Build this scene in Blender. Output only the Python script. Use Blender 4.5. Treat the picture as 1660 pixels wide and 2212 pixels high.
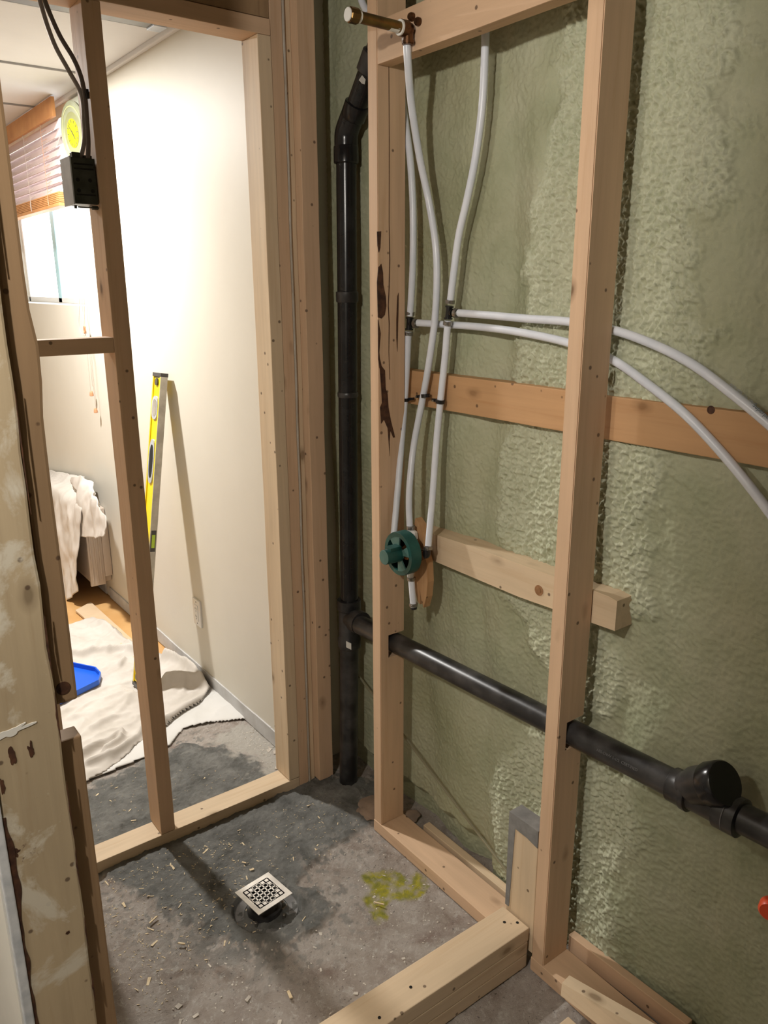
import bpy, bmesh, math, random
import numpy as np
from mathutils import Vector, Matrix, noise as mnoise
random.seed(7); rng = np.random.default_rng(7)
C = bpy.context.scene.collection
S = bpy.context.scene
for o in list(bpy.data.objects): bpy.data.objects.remove(o, do_unlink=True)

# ------------------------------------------------ camera
cd = bpy.data.cameras.new('camera'); cam = bpy.data.objects.new('camera', cd); C.objects.link(cam)
cd.sensor_fit = 'VERTICAL'; cd.sensor_height = 36; cd.sensor_width = 27; cd.lens = 27.749
cd.clip_start = .02
cam.matrix_world = Matrix.Translation((0, 0, 1.6)) @ Matrix(((0.800003,0.168606,-0.575818),(-0.599981,0.218096,-0.769712),(-0.004194,0.961253,0.275637))).to_4x4()
S.camera = cam
# ------------------------------------------------ world, lights, exposure
w = bpy.data.worlds.new('sky'); S.world = w; w.use_nodes = True
w.node_tree.nodes['Background'].inputs[0].default_value = (.86, .93, 1, 1)
w.node_tree.nodes['Background'].inputs[1].default_value = 5.5
S.view_settings.view_transform = 'Standard'; S.view_settings.look = 'None'
S.view_settings.gamma = 1; S.view_settings.use_curve_mapping = False
S.view_settings.exposure = 0.28
def lamp(name, loc, energy, col, r):
    l = bpy.data.lights.new(name, 'POINT'); l.energy = energy; l.color = col; l.shadow_soft_size = r
    o = bpy.data.objects.new(name, l); C.objects.link(o); o.location = loc; return o
al = bpy.data.lights.new('family_room_ceiling_light', 'AREA'); al.shape = 'DISK'; al.size = .10
al.energy = 61; al.color = (1, .97, .92)
ao = bpy.data.objects.new('family_room_ceiling_light', al); C.objects.link(ao); ao.location = (.55, 3.45, 2.385)
lamp('hall_and_fill_lamp', (-.50, .42, 2.12), 49, (1, .94, .86), .03)
lamp('hall_and_fill_lamp', (-.50, .98, 2.12), 17, (1, .94, .86), .05)  # unseen fill lamp added to brighten the shaded near end of the foam

# ------------------------------------------------ materials
def mat(name, col=(.8,.8,.8), rough=.6, metal=0, spec=.5, trans=0, emis=None, es=1):
    m = bpy.data.materials.new(name); m.use_nodes = True
    b = m.node_tree.nodes['Principled BSDF']
    b.inputs['Base Color'].default_value = (*col, 1); b.inputs['Roughness'].default_value = rough
    b.inputs['Metallic'].default_value = metal; b.inputs['Specular IOR Level'].default_value = spec
    if trans: b.inputs['Transmission Weight'].default_value = trans
    if emis: b.inputs['Emission Color'].default_value = (*emis,1); b.inputs['Emission Strength'].default_value = es
    return m
class NT:
    def __init__(s, m): s.m=m; s.t=m.node_tree; s.b=s.t.nodes['Principled BSDF']
    def n(s, k, **kw):
        x=s.t.nodes.new(k)
        for a,v in kw.items():
            if a.startswith('i_'): x.inputs[a[2:].replace('_',' ')].default_value=v
            else: setattr(x,a,v)
        return x
    def l(s,a,b): s.t.links.new(a,b)
    def noise(s, vec, scale, detail=4, rough=.55, dist=0):
        x=s.n('ShaderNodeTexNoise'); x.inputs['Scale'].default_value=scale; x.inputs['Detail'].default_value=detail
        x.inputs['Roughness'].default_value=rough; x.inputs['Distortion'].default_value=dist
        if vec is not None: s.l(vec,x.inputs['Vector'])
        return x.outputs['Fac']
    def ramp(s, f, stops):
        x=s.n('ShaderNodeValToRGB'); r=x.color_ramp
        while len(r.elements)<len(stops): r.elements.new(.5)
        for e,(p,c) in zip(r.elements,stops): e.position=p; e.color=(*c,1) if len(c)==3 else c
        s.l(f,x.inputs[0]); return x.outputs[0]
    def mix(s, f, a, b, mode='MIX'):
        x=s.n('ShaderNodeMix', data_type='RGBA', blend_type=mode)
        if hasattr(f,'is_linked'): s.l(f,x.inputs[0])
        else: x.inputs[0].default_value=f
        for v,i in ((a,6),(b,7)):
            if hasattr(v,'is_linked'): s.l(v,x.inputs[i])
            else: x.inputs[i].default_value=(*v,1)
        return x.outputs[2]
    def bump(s, h, st=.3, dist=.002):
        x=s.n('ShaderNodeBump'); x.inputs['Strength'].default_value=st; x.inputs['Distance'].default_value=dist
        s.l(h,x.inputs['Height']); s.l(x.outputs[0],s.b.inputs['Normal'])
G = lambda v: (v,v,v)
def wood(name, light, dark, axis=2, knots=1.0, rough=.62, smear=None):
    m=mat(name,light,rough,spec=.25); t=NT(m)
    tc=t.n('ShaderNodeTexCoord'); oi=t.n('ShaderNodeObjectInfo')
    off=t.n('ShaderNodeVectorMath',operation='ADD')
    sc=t.n('ShaderNodeVectorMath',operation='SCALE'); 
    cmb=t.n('ShaderNodeCombineXYZ'); t.l(oi.outputs['Random'],cmb.inputs[0]); t.l(oi.outputs['Random'],cmb.inputs[1]); t.l(oi.outputs['Random'],cmb.inputs[2])
    t.l(cmb.outputs[0],sc.inputs[0]); sc.inputs['Scale'].default_value=37
    t.l(tc.outputs['Object'],off.inputs[0]); t.l(sc.outputs[0],off.inputs[1])
    mp=t.n('ShaderNodeMapping'); s=[1,1,1]; s[axis]=.045; mp.inputs['Scale'].default_value=s; t.l(off.outputs[0],mp.inputs[0])
    mid=tuple((a*.6+b*.4) for a,b in zip(light,dark))
    f=t.noise(mp.outputs[0],55,5,.6,.6)
    c=t.ramp(f,[(.3,light),(.55,tuple(a*.93 for a in light)),(.75,mid)])
    mp2=t.n('ShaderNodeMapping'); s=[1,1,1]; s[axis]=.12; mp2.inputs['Scale'].default_value=s; t.l(off.outputs[0],mp2.inputs[0])
    f2=t.noise(mp2.outputs[0],14,3)
    c=t.mix(.55,c,t.ramp(f2,[(.3,G(.72)),(.7,G(1.05))]),'MULTIPLY')
    # knots
    mp3=t.n('ShaderNodeMapping'); s=[1,1,1]; s[axis]=.55; mp3.inputs['Scale'].default_value=s; t.l(off.outputs[0],mp3.inputs[0])
    nn=t.n('ShaderNodeTexNoise'); nn.inputs['Scale'].default_value=30; t.l(mp3.outputs[0],nn.inputs['Vector'])
    vo=t.n('ShaderNodeTexVoronoi'); vo.inputs['Scale'].default_value=9; vo.inputs['Randomness'].default_value=1
    ad=t.n('ShaderNodeMixRGB') if False else t.n('ShaderNodeVectorMath',operation='MULTIPLY_ADD')
    t.l(nn.outputs['Color'],ad.inputs[0]); ad.inputs[1].default_value=(.012,.012,.012); t.l(mp3.outputs[0],ad.inputs[2])
    t.l(ad.outputs[0],vo.inputs['Vector'])
    k=t.ramp(vo.outputs['Distance'],[(.05,G(1)),(.085,G(.45)),(.16,G(0))])
    kd=tuple(v*.33 for v in dark)
    mm=t.n('ShaderNodeMath',operation='MULTIPLY'); t.l(k,mm.inputs[0]); mm.inputs[1].default_value=.85*knots
    c=t.mix(mm.outputs[0],c,kd)
    # small nail heads and pin knots
    v2=t.n('ShaderNodeTexVoronoi'); v2.inputs['Scale'].default_value=22; t.l(off.outputs[0],v2.inputs['Vector'])
    k2=t.ramp(v2.outputs['Distance'],[(.07,G(1)),(.11,G(0))])
    m2=t.n('ShaderNodeMath',operation='MULTIPLY'); t.l(k2,m2.inputs[0]); m2.inputs[1].default_value=.75
    c=t.mix(m2.outputs[0],c,(.06,.03,.02))
    if smear:
        f3=t.noise(tc.outputs['Object'],smear[1],6,.65,.4)
        c=t.mix(t.ramp(f3,[(smear[2],G(0)),(smear[2]+.08,G(.85))]),c,smear[0])
        f4=t.noise(tc.outputs['Object'],smear[1]*2.3,5,.7,.8)
        c=t.mix(t.ramp(f4,[(.64,G(0)),(.70,G(.8))]),c,(.10,.055,.035))
    t.l(c,t.b.inputs['Base Color']); t.bump(f,.25,.0012)
    return m
PL,PD=(.69,.475,.31),(.42,.225,.11)
W=[wood('pine_grain_%s'%'xyz'[i],PL,PD,i) for i in range(3)]
WO=[wood('amber_pine_grain_%s'%'xyz'[i],(.56,.33,.165),(.34,.14,.045),i,.6) for i in range(3)]
WW=[wood('pale_pine_grain_%s'%'xyz'[i],(.72,.56,.38),(.46,.28,.14),i,.8) for i in range(3)]
WP=wood('smeared_pine',(.50,.40,.26),(.30,.19,.09),2,.7,.7,((.62,.58,.48),7,.52))
WF=wood('brown_fir_dark',(.24,.15,.08),(.12,.07,.035),0)
WS=wood('weathered_brown_pine',(.36,.235,.13),(.17,.095,.05),2,1.0)

def simple_noise_mat(name, c1, c2, scale, rough=.7, bump=0, bs=100, metal=0, det=5, spec=.4, lo=.35, hi=.65):
    m=mat(name,c1,rough,metal,spec); t=NT(m); tc=t.n('ShaderNodeTexCoord')
    f=t.noise(tc.outputs['Object'],scale,det); t.l(t.ramp(f,[(lo,c1),(hi,c2)]),t.b.inputs['Base Color'])
    if bump: t.bump(t.noise(tc.outputs['Object'],bs,3),bump,.001)
    return m
M={}
M['cream']=simple_noise_mat('cream_wall_paint',(.655,.62,.54),(.635,.60,.52),3,.55,.08,180)
M['drywall_white']=simple_noise_mat('white_drywall_paint',(.72,.71,.66),(.68,.67,.62),5,.6,.1,150)
M['hallpaint']=simple_noise_mat('beige_hall_paint',(.46,.43,.37),(.43,.40,.34),4,.7,.1,150)
M['stripw']=simple_noise_mat('dusty_white_strip',(.50,.46,.40),(.40,.34,.27),14,.8,.2,80)
M['gypsum']=simple_noise_mat('grey_gypsum_edge',(.44,.47,.50),(.60,.62,.64),35,.9,.6,60)
M['ceil']=simple_noise_mat('white_ceiling_tile',(.72,.72,.73),(.68,.68,.69),4,.8,.1,200)
M['white']=mat('white_plastic',(.80,.79,.77),.35)
M['pex']=simple_noise_mat('white_pex_tubing',(.66,.70,.78),(.73,.76,.83),20,.30,0)
M['abs']=simple_noise_mat('black_abs_plastic',(.009,.009,.010),(.022,.022,.024),18,.22,.1,60,lo=.45,hi=.8)
M['abs_dusty']=simple_noise_mat('dusty_black_abs',(.012,.012,.013),(.065,.062,.062),14,.35,.15,60,lo=.42,hi=.72,spec=.5)
M['steel']=simple_noise_mat('stainless_steel',(.46,.44,.41),(.70,.67,.62),14,.38,.1,300,metal=.75)
M['ring']=mat('steel_crimp_band',(.30,.285,.26),.35,.85)
M['black']=mat('black_fitting_plastic',(.01,.01,.011),.3)
M['blackvoid']=mat('dark_hole',(.006,.005,.004),.9)
M['brass']=simple_noise_mat('tarnished_brass',(.20,.12,.035),(.10,.055,.025),30,.3,.1,80,metal=.85)
M['copper']=simple_noise_mat('brown_bronze',(.16,.075,.03),(.08,.04,.02),50,.35,.1,80,metal=.7)
M['green']=simple_noise_mat('green_plaster_guard',(.008,.055,.048),(.016,.085,.072),25,.42)
M['green_face']=simple_noise_mat('dusty_green_plastic',(.055,.13,.115),(.09,.18,.155),30,.5)
M['yellow']=mat('yellow_enamel',(.88,.66,.012),.3)
M['alu']=simple_noise_mat('scuffed_aluminium',(.60,.57,.50),(.44,.41,.36),25,.45,.1,200,metal=.35)
M['darkgrey']=mat('dark_grey_plastic',(.06,.055,.055),.4)
M['greybox']=simple_noise_mat('galvanized_grey_side',(.42,.45,.50),(.55,.58,.62),20,.45,.1,80,metal=.3)
M['darkbox']=simple_noise_mat('dark_steel_box',(.035,.038,.03),(.07,.072,.06),30,.4,.2,90,metal=.5)
M['cable']=mat('grey_cable_jacket',(.14,.115,.105),.5)
M['cable2']=mat('pale_grey_cable_jacket',(.33,.30,.28),.5)
M['blind']=simple_noise_mat('orange_blind_wood',(.62,.30,.11),(.50,.22,.075),9,.5)
M['slat']=mat('backlit_blind_slat',(.60,.47,.44),.5)  # window light from behind is put into this pale slat colour
M['cord']=mat('pale_cord',(.50,.42,.36),.8)
M['tassel']=mat('wooden_tassel',(.50,.24,.12),.5)
M['canvas']=simple_noise_mat('canvas_drop_cloth',(.53,.49,.44),(.62,.58,.535),9,.9,.3,700)
M['sheet']=simple_noise_mat('white_plastic_sheet',(.66,.65,.63),(.62,.61,.58),6,.6,.1,200)
M['laminate']=simple_noise_mat('orange_laminate',(.66,.40,.17),(.58,.32,.12),6,.35)
M['tan']=simple_noise_mat('tan_strip',(.66,.50,.34),(.60,.44,.28),8,.6)
M['blue']=mat('blue_plastic',(.012,.12,.68),.35)
M['heater']=mat('cream_metal_heater',(.52,.44,.37),.45)
M['red']=mat('red_rubber',(.75,.09,.03),.4)
M['bark']=simple_noise_mat('dark_bark',(.035,.014,.008),(.10,.042,.02),60,.7,.8,90)
M['chip']=simple_noise_mat('pale_wood_chip',(.72,.60,.40),(.60,.46,.28),80,.8)
M['stone']=simple_noise_mat('pale_concrete_crumb',(.55,.50,.43),(.42,.38,.33),80,.9)
M['slate']=simple_noise_mat('concrete_chunk',(.36,.26,.19),(.24,.18,.14),20,.9,.4,60)
M['ink']=mat('faded_print_ink',(.09,.13,.17),.6)
M['inkpale']=mat('pale_print_ink',(.13,.13,.13),.6)
M['glass']=mat('window_glass',(1,1,1),.0,trans=1)
M['glass'].node_tree.nodes['Principled BSDF'].inputs['IOR'].default_value=1.02
M['vial']=mat('lime_vial_liquid',(.50,.72,.06),.15)
M['sticker']=mat('white_sticker',(.75,.74,.70),.5)
M['clockface']=mat('yellow_clock_face',(.36,.335,.006),.3)
M['clockrim']=simple_noise_mat('cream_clock_rim',(.25,.26,.19),(.17,.18,.09),9,.3)
M['ironout']=mat('blue_vinyl_frame',(.45,.72,.80),.5)
M['mortar_grey']=simple_noise_mat('grey_mortar_smear',(.17,.165,.16),(.24,.235,.225),30,.95,.6,120)

# ------------------------------------------------ mesh helpers
def link(o, parent=None):
    C.objects.link(o)
    if parent is not None: o.parent=parent
    return o
def mobj(name, bm, m, parent=None, smooth=False, origin=None):
    bmesh.ops.recalc_face_normals(bm,faces=bm.faces[:])
    me=bpy.data.meshes.new(name)
    if origin is not None: bmesh.ops.translate(bm,verts=bm.verts,vec=-Vector(origin))
    bm.to_mesh(me); bm.free()
    ms=m if isinstance(m,(list,tuple)) else [m]
    for q in ms: me.materials.append(q)
    if smooth:
        for p in me.polygons: p.use_smooth=True
        me.set_sharp_from_angle(angle=math.radians(40))
    o=bpy.data.objects.new(name,me); link(o,parent)
    if origin is not None and parent is None: o.location=origin
    elif origin is not None: o.location=Vector(origin)-Vector(parent.location)
    return o
def tag(o,label,cat,group=None,kind=None):
    o['label']=label; o['category']=cat
    if group: o['group']=group
    if kind: o['kind']=kind
    return o
def struct(o): o['kind']='structure'; return o
def empty(name,loc,label,cat,group=None):
    o=bpy.data.objects.new(name,None); o.empty_display_size=.05; link(o); o.location=loc; bpy.context.view_layer.update() if False else None
    return tag(o,label,cat,group)
def add_box(bm,lo,hi,bev=0,mi=0):
    lo=Vector(lo); hi=Vector(hi)
    r=bmesh.ops.create_cube(bm,size=1)
    vs=r['verts']
    for v in vs: v.co=Vector([lo[i]+(v.co[i]+.5)*(hi[i]-lo[i]) for i in range(3)])
    fs={f for v in vs for f in v.link_faces}
    for f in fs: f.material_index=mi
    if bev:
        es=list({e for v in vs for e in v.link_edges})
        bmesh.ops.bevel(bm,geom=es,offset=bev,segments=2,affect='EDGES',profile=.6)
    return vs
def frame(d):
    d=d.normalized(); a=Vector((0,0,1)) if abs(d.z)<.9 else Vector((1,0,0))
    u=d.cross(a).normalized(); return u,d.cross(u).normalized()
def add_cyl(bm,p0,p1,r0,r1=None,seg=24,caps=True,mi=0):
    p0=Vector(p0);p1=Vector(p1); r1=r0 if r1 is None else r1; u,v=frame(p1-p0)
    A=[];B=[]
    for i in range(seg):
        a=2*math.pi*i/seg; q=u*math.cos(a)+v*math.sin(a)
        A.append(bm.verts.new(p0+q*r0)); B.append(bm.verts.new(p1+q*r1))
    fs=[]
    for i in range(seg): fs.append(bm.faces.new((A[i],A[(i+1)%seg],B[(i+1)%seg],B[i])))
    if caps: fs.append(bm.faces.new(A[::-1])); fs.append(bm.faces.new(B))
    for f in fs: f.material_index=mi
def lathe(bm,p0,axis,prof,seg=32,mi=0):
    """prof: list of (dist along axis, radius)"""
    p0=Vector(p0); ax=Vector(axis).normalized(); u,v=frame(ax); rings=[]
    for d,r in prof:
        rings.append([bm.verts.new(p0+ax*d+(u*math.cos(2*math.pi*i/seg)+v*math.sin(2*math.pi*i/seg))*r) for i in range(seg)])
    for a,b in zip(rings,rings[1:]):
        for i in range(seg):
            f=bm.faces.new((a[i],a[(i+1)%seg],b[(i+1)%seg],b[i])); f.material_index=mi
    for rr in (rings[0][::-1],rings[-1]):
        f=bm.faces.new(rr); f.material_index=mi
def spline(pts,n=10):
    P=[Vector(p) for p in pts]; P=[P[0]*2-P[1]]+P+[P[-1]*2-P[-2]]; out=[]
    for i in range(1,len(P)-2):
        for k in range(n):
            t=k/n; a,b,c,d=P[i-1:i+3]
            out.append(.5*((2*b)+(c-a)*t+(2*a-5*b+4*c-d)*t*t+(3*b-a-3*c+d)*t**3))
    out.append(P[-2]); return out
def add_tube(bm,pts,r,seg=16,n=10,smooth=True,mi=0,flat=1.0):
    P=spline(pts,n) if smooth and len(pts)>2 else [Vector(p) for p in pts]
    u=None; rings=[]
    for i,p in enumerate(P):
        d=(P[min(i+1,len(P)-1)]-P[max(i-1,0)]).normalized()
        if u is None: u,_=frame(d)
        u=(u-d*u.dot(d)).normalized(); v=d.cross(u)
        rings.append([bm.verts.new(p+(u*math.cos(2*math.pi*k/seg)*flat+v*math.sin(2*math.pi*k/seg))*r) for k in range(seg)])
    for a,b in zip(rings,rings[1:]):
        for i in range(seg): bm.faces.new((a[i],a[(i+1)%seg],b[(i+1)%seg],b[i])).material_index=mi
    bm.faces.new(rings[0][::-1]); bm.faces.new(rings[-1])
def prism(bm,poly,vec,mi=0):
    vec=Vector(vec); A=[bm.verts.new(Vector(p)) for p in poly]; B=[bm.verts.new(Vector(p)+vec) for p in poly]
    n=len(A); fs=[bm.faces.new(A[::-1]),bm.faces.new(B)]
    for i in range(n): fs.append(bm.faces.new((A[i],A[(i+1)%n],B[(i+1)%n],B[i])))
    for f in fs: f.material_index=mi
def wobble(o,amp=.0008,freq=9):
    for v in o.data.vertices:
        p=v.co+o.location; v.co+=Vector(mnoise.noise_vector(p*freq))*amp
def board(name,lo,hi,label,cat='stud',m=None,bev=.002,parent=None,cuts=0,group=None):
    lo=Vector(lo);hi=Vector(hi); d=hi-lo; ax=max(range(3),key=lambda i:d[i])
    bm=bmesh.new(); add_box(bm,lo,hi,bev)
    mats=(m or W); mt=mats[ax] if isinstance(mats,list) else mats
    L=d[ax]; k=max(1,int(L/.05))
    for i in range(1,k):
        co=[0,0,0]; co[ax]=lo[ax]+L*i/k; no=[0,0,0]; no[ax]=1
        bmesh.ops.bisect_plane(bm,geom=bm.verts[:]+bm.edges[:]+bm.faces[:],plane_co=co,plane_no=no)
    o=mobj(name,bm,mt,parent,origin=(lo+hi)/2 if parent is None else None)
    wobble(o,.0014,5)
    if parent is None: tag(o,label,cat,group)
    return o
def part(name,build,m,parent,smooth=True):
    """build(bm) in world coordinates; the part is stored relative to its parent"""
    bm=bmesh.new(); build(bm)
    off=Vector((0,0,0)); p=parent
    while p is not None: off+=Vector(p.location); p=p.parent
    bmesh.ops.translate(bm,verts=bm.verts,vec=-off)
    return mobj(name,bm,m,parent,smooth)
def single(name,build,m,label,cat,origin,smooth=True,group=None,kind=None):
    bm=bmesh.new(); build(bm); o=mobj(name,bm,m,None,smooth,origin=origin); return tag(o,label,cat,group,kind)
def npnoise(x,y,scale,seed=0):
    """tileless 2-D gradient noise on arrays"""
    x=x*scale; y=y*scale; r=np.random.default_rng(seed); N=256
    ang=r.random((N,N))*2*np.pi; gx=np.cos(ang); gy=np.sin(ang)
    xi=np.floor(x).astype(int); yi=np.floor(y).astype(int); fx=x-xi; fy=y-yi
    def g(i,j): return gx[(xi+i)%N,(yi+j)%N]*(fx-i)+gy[(xi+i)%N,(yi+j)%N]*(fy-j)
    sx=fx*fx*fx*(fx*(fx*6-15)+10); sy=fy*fy*fy*(fy*(fy*6-15)+10)
    a=g(0,0)*(1-sx)+g(1,0)*sx; b=g(0,1)*(1-sx)+g(1,1)*sx
    return (a*(1-sy)+b*sy)*1.5
def fbm(x,y,s,o=4,seed=0):
    t=0;a=1
    for i in range(o): t=t+a*npnoise(x,y,s*2**i,seed+i); a*=.5
    return t
def sdpoly(X,Y,poly):
    """signed distance to a polygon: negative inside"""
    P=np.array(poly)[:,:2]; d=np.full(X.shape,1e9); ins=np.zeros(X.shape,bool)
    for i in range(len(P)):
        a=P[i]; b=P[(i+1)%len(P)]; e=b-a; wx=X-a[0]; wy=Y-a[1]
        t=np.clip((wx*e[0]+wy*e[1])/(e@e),0,1); d=np.minimum(d,np.hypot(wx-e[0]*t,wy-e[1]*t))
        c=(a[1]>Y)!=(b[1]>Y)
        with np.errstate(divide='ignore',invalid='ignore'): xx=(b[0]-a[0])*(Y-a[1])/(b[1]-a[1])+a[0]
        ins^= c&(X<xx)
    return np.where(ins,-d,d)
def gridmesh(name,P,m,keep=None,attrs={},parent=None,smooth=True):
    """P: (n,m,3) array"""
    n,k,_=P.shape; me=bpy.data.meshes.new(name)
    idx=np.arange(n*k).reshape(n,k)
    F=np.stack([idx[:-1,:-1],idx[1:,:-1],idx[1:,1:],idx[:-1,1:]],-1).reshape(-1,4)
    V=P.reshape(-1,3)
    at={a:v.reshape(-1) for a,v in attrs.items()}
    if keep is not None:
        kf=keep.reshape(-1)[F].all(1); F=F[kf]
        used=np.unique(F); remap=np.zeros(n*k,int); remap[used]=np.arange(len(used)); V=V[used]; F=remap[F]
        at={a:v[used] for a,v in at.items()}
    me.vertices.add(len(V)); me.vertices.foreach_set('co',V.astype(np.float32).ravel())
    me.loops.add(len(F)*4); me.loops.foreach_set('vertex_index',F.astype(np.int32).ravel())
    me.polygons.add(len(F)); me.polygons.foreach_set('loop_start',np.arange(0,len(F)*4,4,dtype=np.int32))
    me.polygons.foreach_set('use_smooth',np.full(len(F),smooth))
    me.update(calc_edges=True)
    for a,v in at.items():
        q=me.attributes.new(a,'FLOAT','POINT'); q.data.foreach_set('value',v.astype(np.float32))
    me.materials.append(m); o=bpy.data.objects.new(name,me); link(o,parent); return o

# ================================================ STRUCTURE
# sprayed green foam wall: real relief
foam=mat('green_spray_foam',(.3,.35,.2),.75,spec=.3); t=NT(foam)
tc=t.n('ShaderNodeTexCoord'); at=t.n('ShaderNodeAttribute',attribute_name='popcorn_lit')
f=t.noise(tc.outputs['Object'],5,6,.6,.3)
c=t.ramp(f,[(.3,(.30,.325,.205)),(.5,(.375,.39,.265)),(.72,(.445,.45,.325))])
f2=t.noise(tc.outputs['Object'],2.2,3)
c=t.mix(t.ramp(f2,[(.45,G(0)),(.68,G(.38))]),c,(.34,.315,.19))
c=t.mix(t.ramp(at.outputs['Fac'],[(.2,G(0)),(.8,G(.55))]),c,(.56,.58,.44))  # rough zone also paled in the colour, as lamplight raking the foam
f3=t.noise(tc.outputs['Object'],26,4,.7)
c=t.mix(t.ramp(f3,[(.70,G(0)),(.78,G(.5))]),c,(.12,.13,.05))
t.l(c,t.b.inputs['Base Color'])
t.bump(t.noise(tc.outputs['Object'],150,4,.7),.45,.003)
yy=np.concatenate([np.arange(-.3,.52,.01),np.arange(.52,1.7,.0026),np.arange(1.7,2.2,.005)]); zz=np.arange(0,2.51,.0027)
Yg,Zg=np.meshgrid(yy,zz,indexing='ij')
rough_lit_poly=[(p[1],p[2]) for p in [(1.355,1.163,2.177),(1.355,0.802,2.080),(1.355,0.810,1.837),(1.355,0.822,1.727),(1.355,0.821,1.531),(1.355,0.843,1.359),(1.355,0.853,1.268),(1.355,0.889,1.118),(1.355,0.882,0.969),(1.355,0.954,0.913),(1.355,1.001,0.818),(1.355,0.914,0.830),(1.355,0.908,0.722),(1.355,0.985,0.639),(1.355,0.870,0.485),(1.355,0.846,0.427),(1.355,0.893,0.336),(1.355,0.893,0.139),(1.355,0.870,0.035),(1.355,1.096,-0.182),(1.355,1.240,-0.061),(1.355,1.314,0.150),(1.355,1.281,0.387),(1.355,1.157,0.596),(1.355,1.159,0.733),(1.355,1.274,0.853),(1.355,1.325,1.069),(1.355,1.332,1.207),(1.355,1.270,1.305),(1.355,1.292,1.431),(1.355,1.260,1.615),(1.355,1.251,1.777),(1.355,1.198,1.932)]]
sd=sdpoly(Yg,Zg,rough_lit_poly)+fbm(Yg,Zg,9,3,5)*.05
mask=np.clip(.5-sd/.05,0,1)
base=fbm(Yg*1.0,Zg*.35,3.2,3,11)*.013+fbm(Yg,Zg*.22,8,2,31)*.006
# bay ridges, vertical swells left by the sprayer
for yc,wd,am in ((1.36,.035,-.012),(1.62,.05,-.010),(1.27,.03,.007),(.86,.05,.010),(1.015,.03,.010),(1.83,.04,-.012)):
    base-=am*np.exp(-((Yg-yc-npnoise(Zg,Zg*0+yc,1.6,3)*.05)/wd)**2)
n1=npnoise(Yg+.006*npnoise(Yg,Zg,50,43),Zg*.85+.004*npnoise(Yg,Zg,60,44),108,41); n2=npnoise(Yg,Zg,165,47)
n3=npnoise(Yg+.005*npnoise(Yg,Zg,45,83),Zg*.9,112,81)
pop=np.clip(1-np.abs(n1)*2.0,0,1)*.0030+np.clip(n3+.30,0,1)*.0082+np.abs(n2)*.0022
fine=fbm(Yg,Zg,55,3,61)*.0013
amp=.26+.74*mask+.10*np.clip(fbm(Yg,Zg,4,2,71),-.5,1)
X=1.352+base-(pop*amp+fine)*1.0-.006*mask
# the foam pulls away at the floor near the drain stack
X+=np.clip((.10+.03*npnoise(Yg,Zg*0,14,5)-Zg)/.04,0,1)*.035*(Yg>1.3)
X=np.where((Zg>1.29)&(Zg<1.392),np.maximum(X,1.327),X)
X=np.where((Zg>.885)&(Zg<.982)&(Yg>.92)&(Yg<1.63),np.maximum(X,1.325),X)
P=np.stack([X,Yg,Zg],-1)
fw=gridmesh('wall_right',P,foam,attrs={'popcorn_lit':mask*np.clip(.35+.65*np.clip(1-np.abs(n1)*1.9,0,1),0,1)}); struct(fw)
def sbox(name,lo,hi,m,bev=0):
    bm=bmesh.new(); add_box(bm,lo,hi,bev); return struct(mobj(name,bm,m,origin=[(a+b)/2 for a,b in zip(lo,hi)]))
sbox('wall_right_backing',(1.44,-1.3,0),(1.54,2.20,2.6),M['drywall_white']).name='wall_outer'
sbox('wall_near',(-1.3,-1.42,0),(1.5,-1.3,2.6),M['hallpaint'])
sbox('wall_blocker',(-.25,-1.3,0),(-.15,.475,2.5),M['hallpaint']).name='wall_light_blocker'  # unseen wall added to keep the first lamp off the near foam
sbox('wall_hall',(-1.42,-1.3,0),(-1.3,6.2,2.6),M['hallpaint'])
sbox('ceiling',(-1.4,-1.4,2.50),(1.5,2.08,2.6),simple_noise_mat('bare_joist_ceiling',(.20,.13,.07),(.12,.08,.045),4,.9))
# drywalled wall left of the shower that ends at the foreground stud
sbox('wall_left',(.134,1.213,0),(.150,2.08,2.5),M['drywall_white'])
sbox('wall_left_face',(-1.3,1.99,0),(.134,2.07,2.5),M['drywall_white']).name='wall_back'
# room beyond
def ceiling_mat():
    m=M['ceil']; return m
bm=bmesh.new(); add_box(bm,(-1.3,2.08,2.405),(1.5,6.2,2.6))
struct(mobj('ceiling_far',bm,M['ceil']))
tl=mat('tile_joint_shadow_gap',(.30,.29,.28),.9)
for k,(y0) in enumerate((3.455,4.19,4.93)):
    bm=bmesh.new(); add_box(bm,(-1.3,y0-.004,2.398),(1.19,y0+.004,2.406)); struct(mobj('trim_%d'%(k+3),bm,tl))
sbox('trim_1',(1.172,2.08,2.388),(1.192,5.9,2.406),M['ceil'],.004)
# cream wall with the window opening
WY0,WY1,WZ0,WZ1=3.885,5.60,1.512,2.34
bm=bmesh.new()
add_box(bm,(1.19,2.075,0),(1.42,WY0,2.42)); add_box(bm,(1.19,WY1,0),(1.42,6.2,2.42))
add_box(bm,(1.19,WY0,0),(1.42,WY1,WZ0)); add_box(bm,(1.19,WY0,WZ1),(1.42,WY1,2.42))
struct(mobj('wall_far_right',bm,M['cream']))
sbox('wall_far',(-1.3,5.9,0),(1.42,6.0,2.5),M['cream'])
win=bpy.data.objects.new('window_1',None); link(win); win.location=(1.34,4.7,1.9); struct(win)
part('window_glass',lambda bm:add_box(bm,(1.355,WY0,WZ0),(1.359,WY1,WZ1)),M['glass'],win,False)
def _fr(bm):
    for lo,hi in (((1.335,WY0,WZ0),(1.38,WY0+.035,WZ1)),((1.335,WY1-.035,WZ0),(1.38,WY1,WZ1)),((1.335,WY0,WZ0),(1.38,WY1,WZ0+.03)),((1.335,WY0,WZ1-.03),(1.38,WY1,WZ1))): add_box(bm,lo,hi,.003)
part('window_frame',_fr,M['white'],win)
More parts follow.
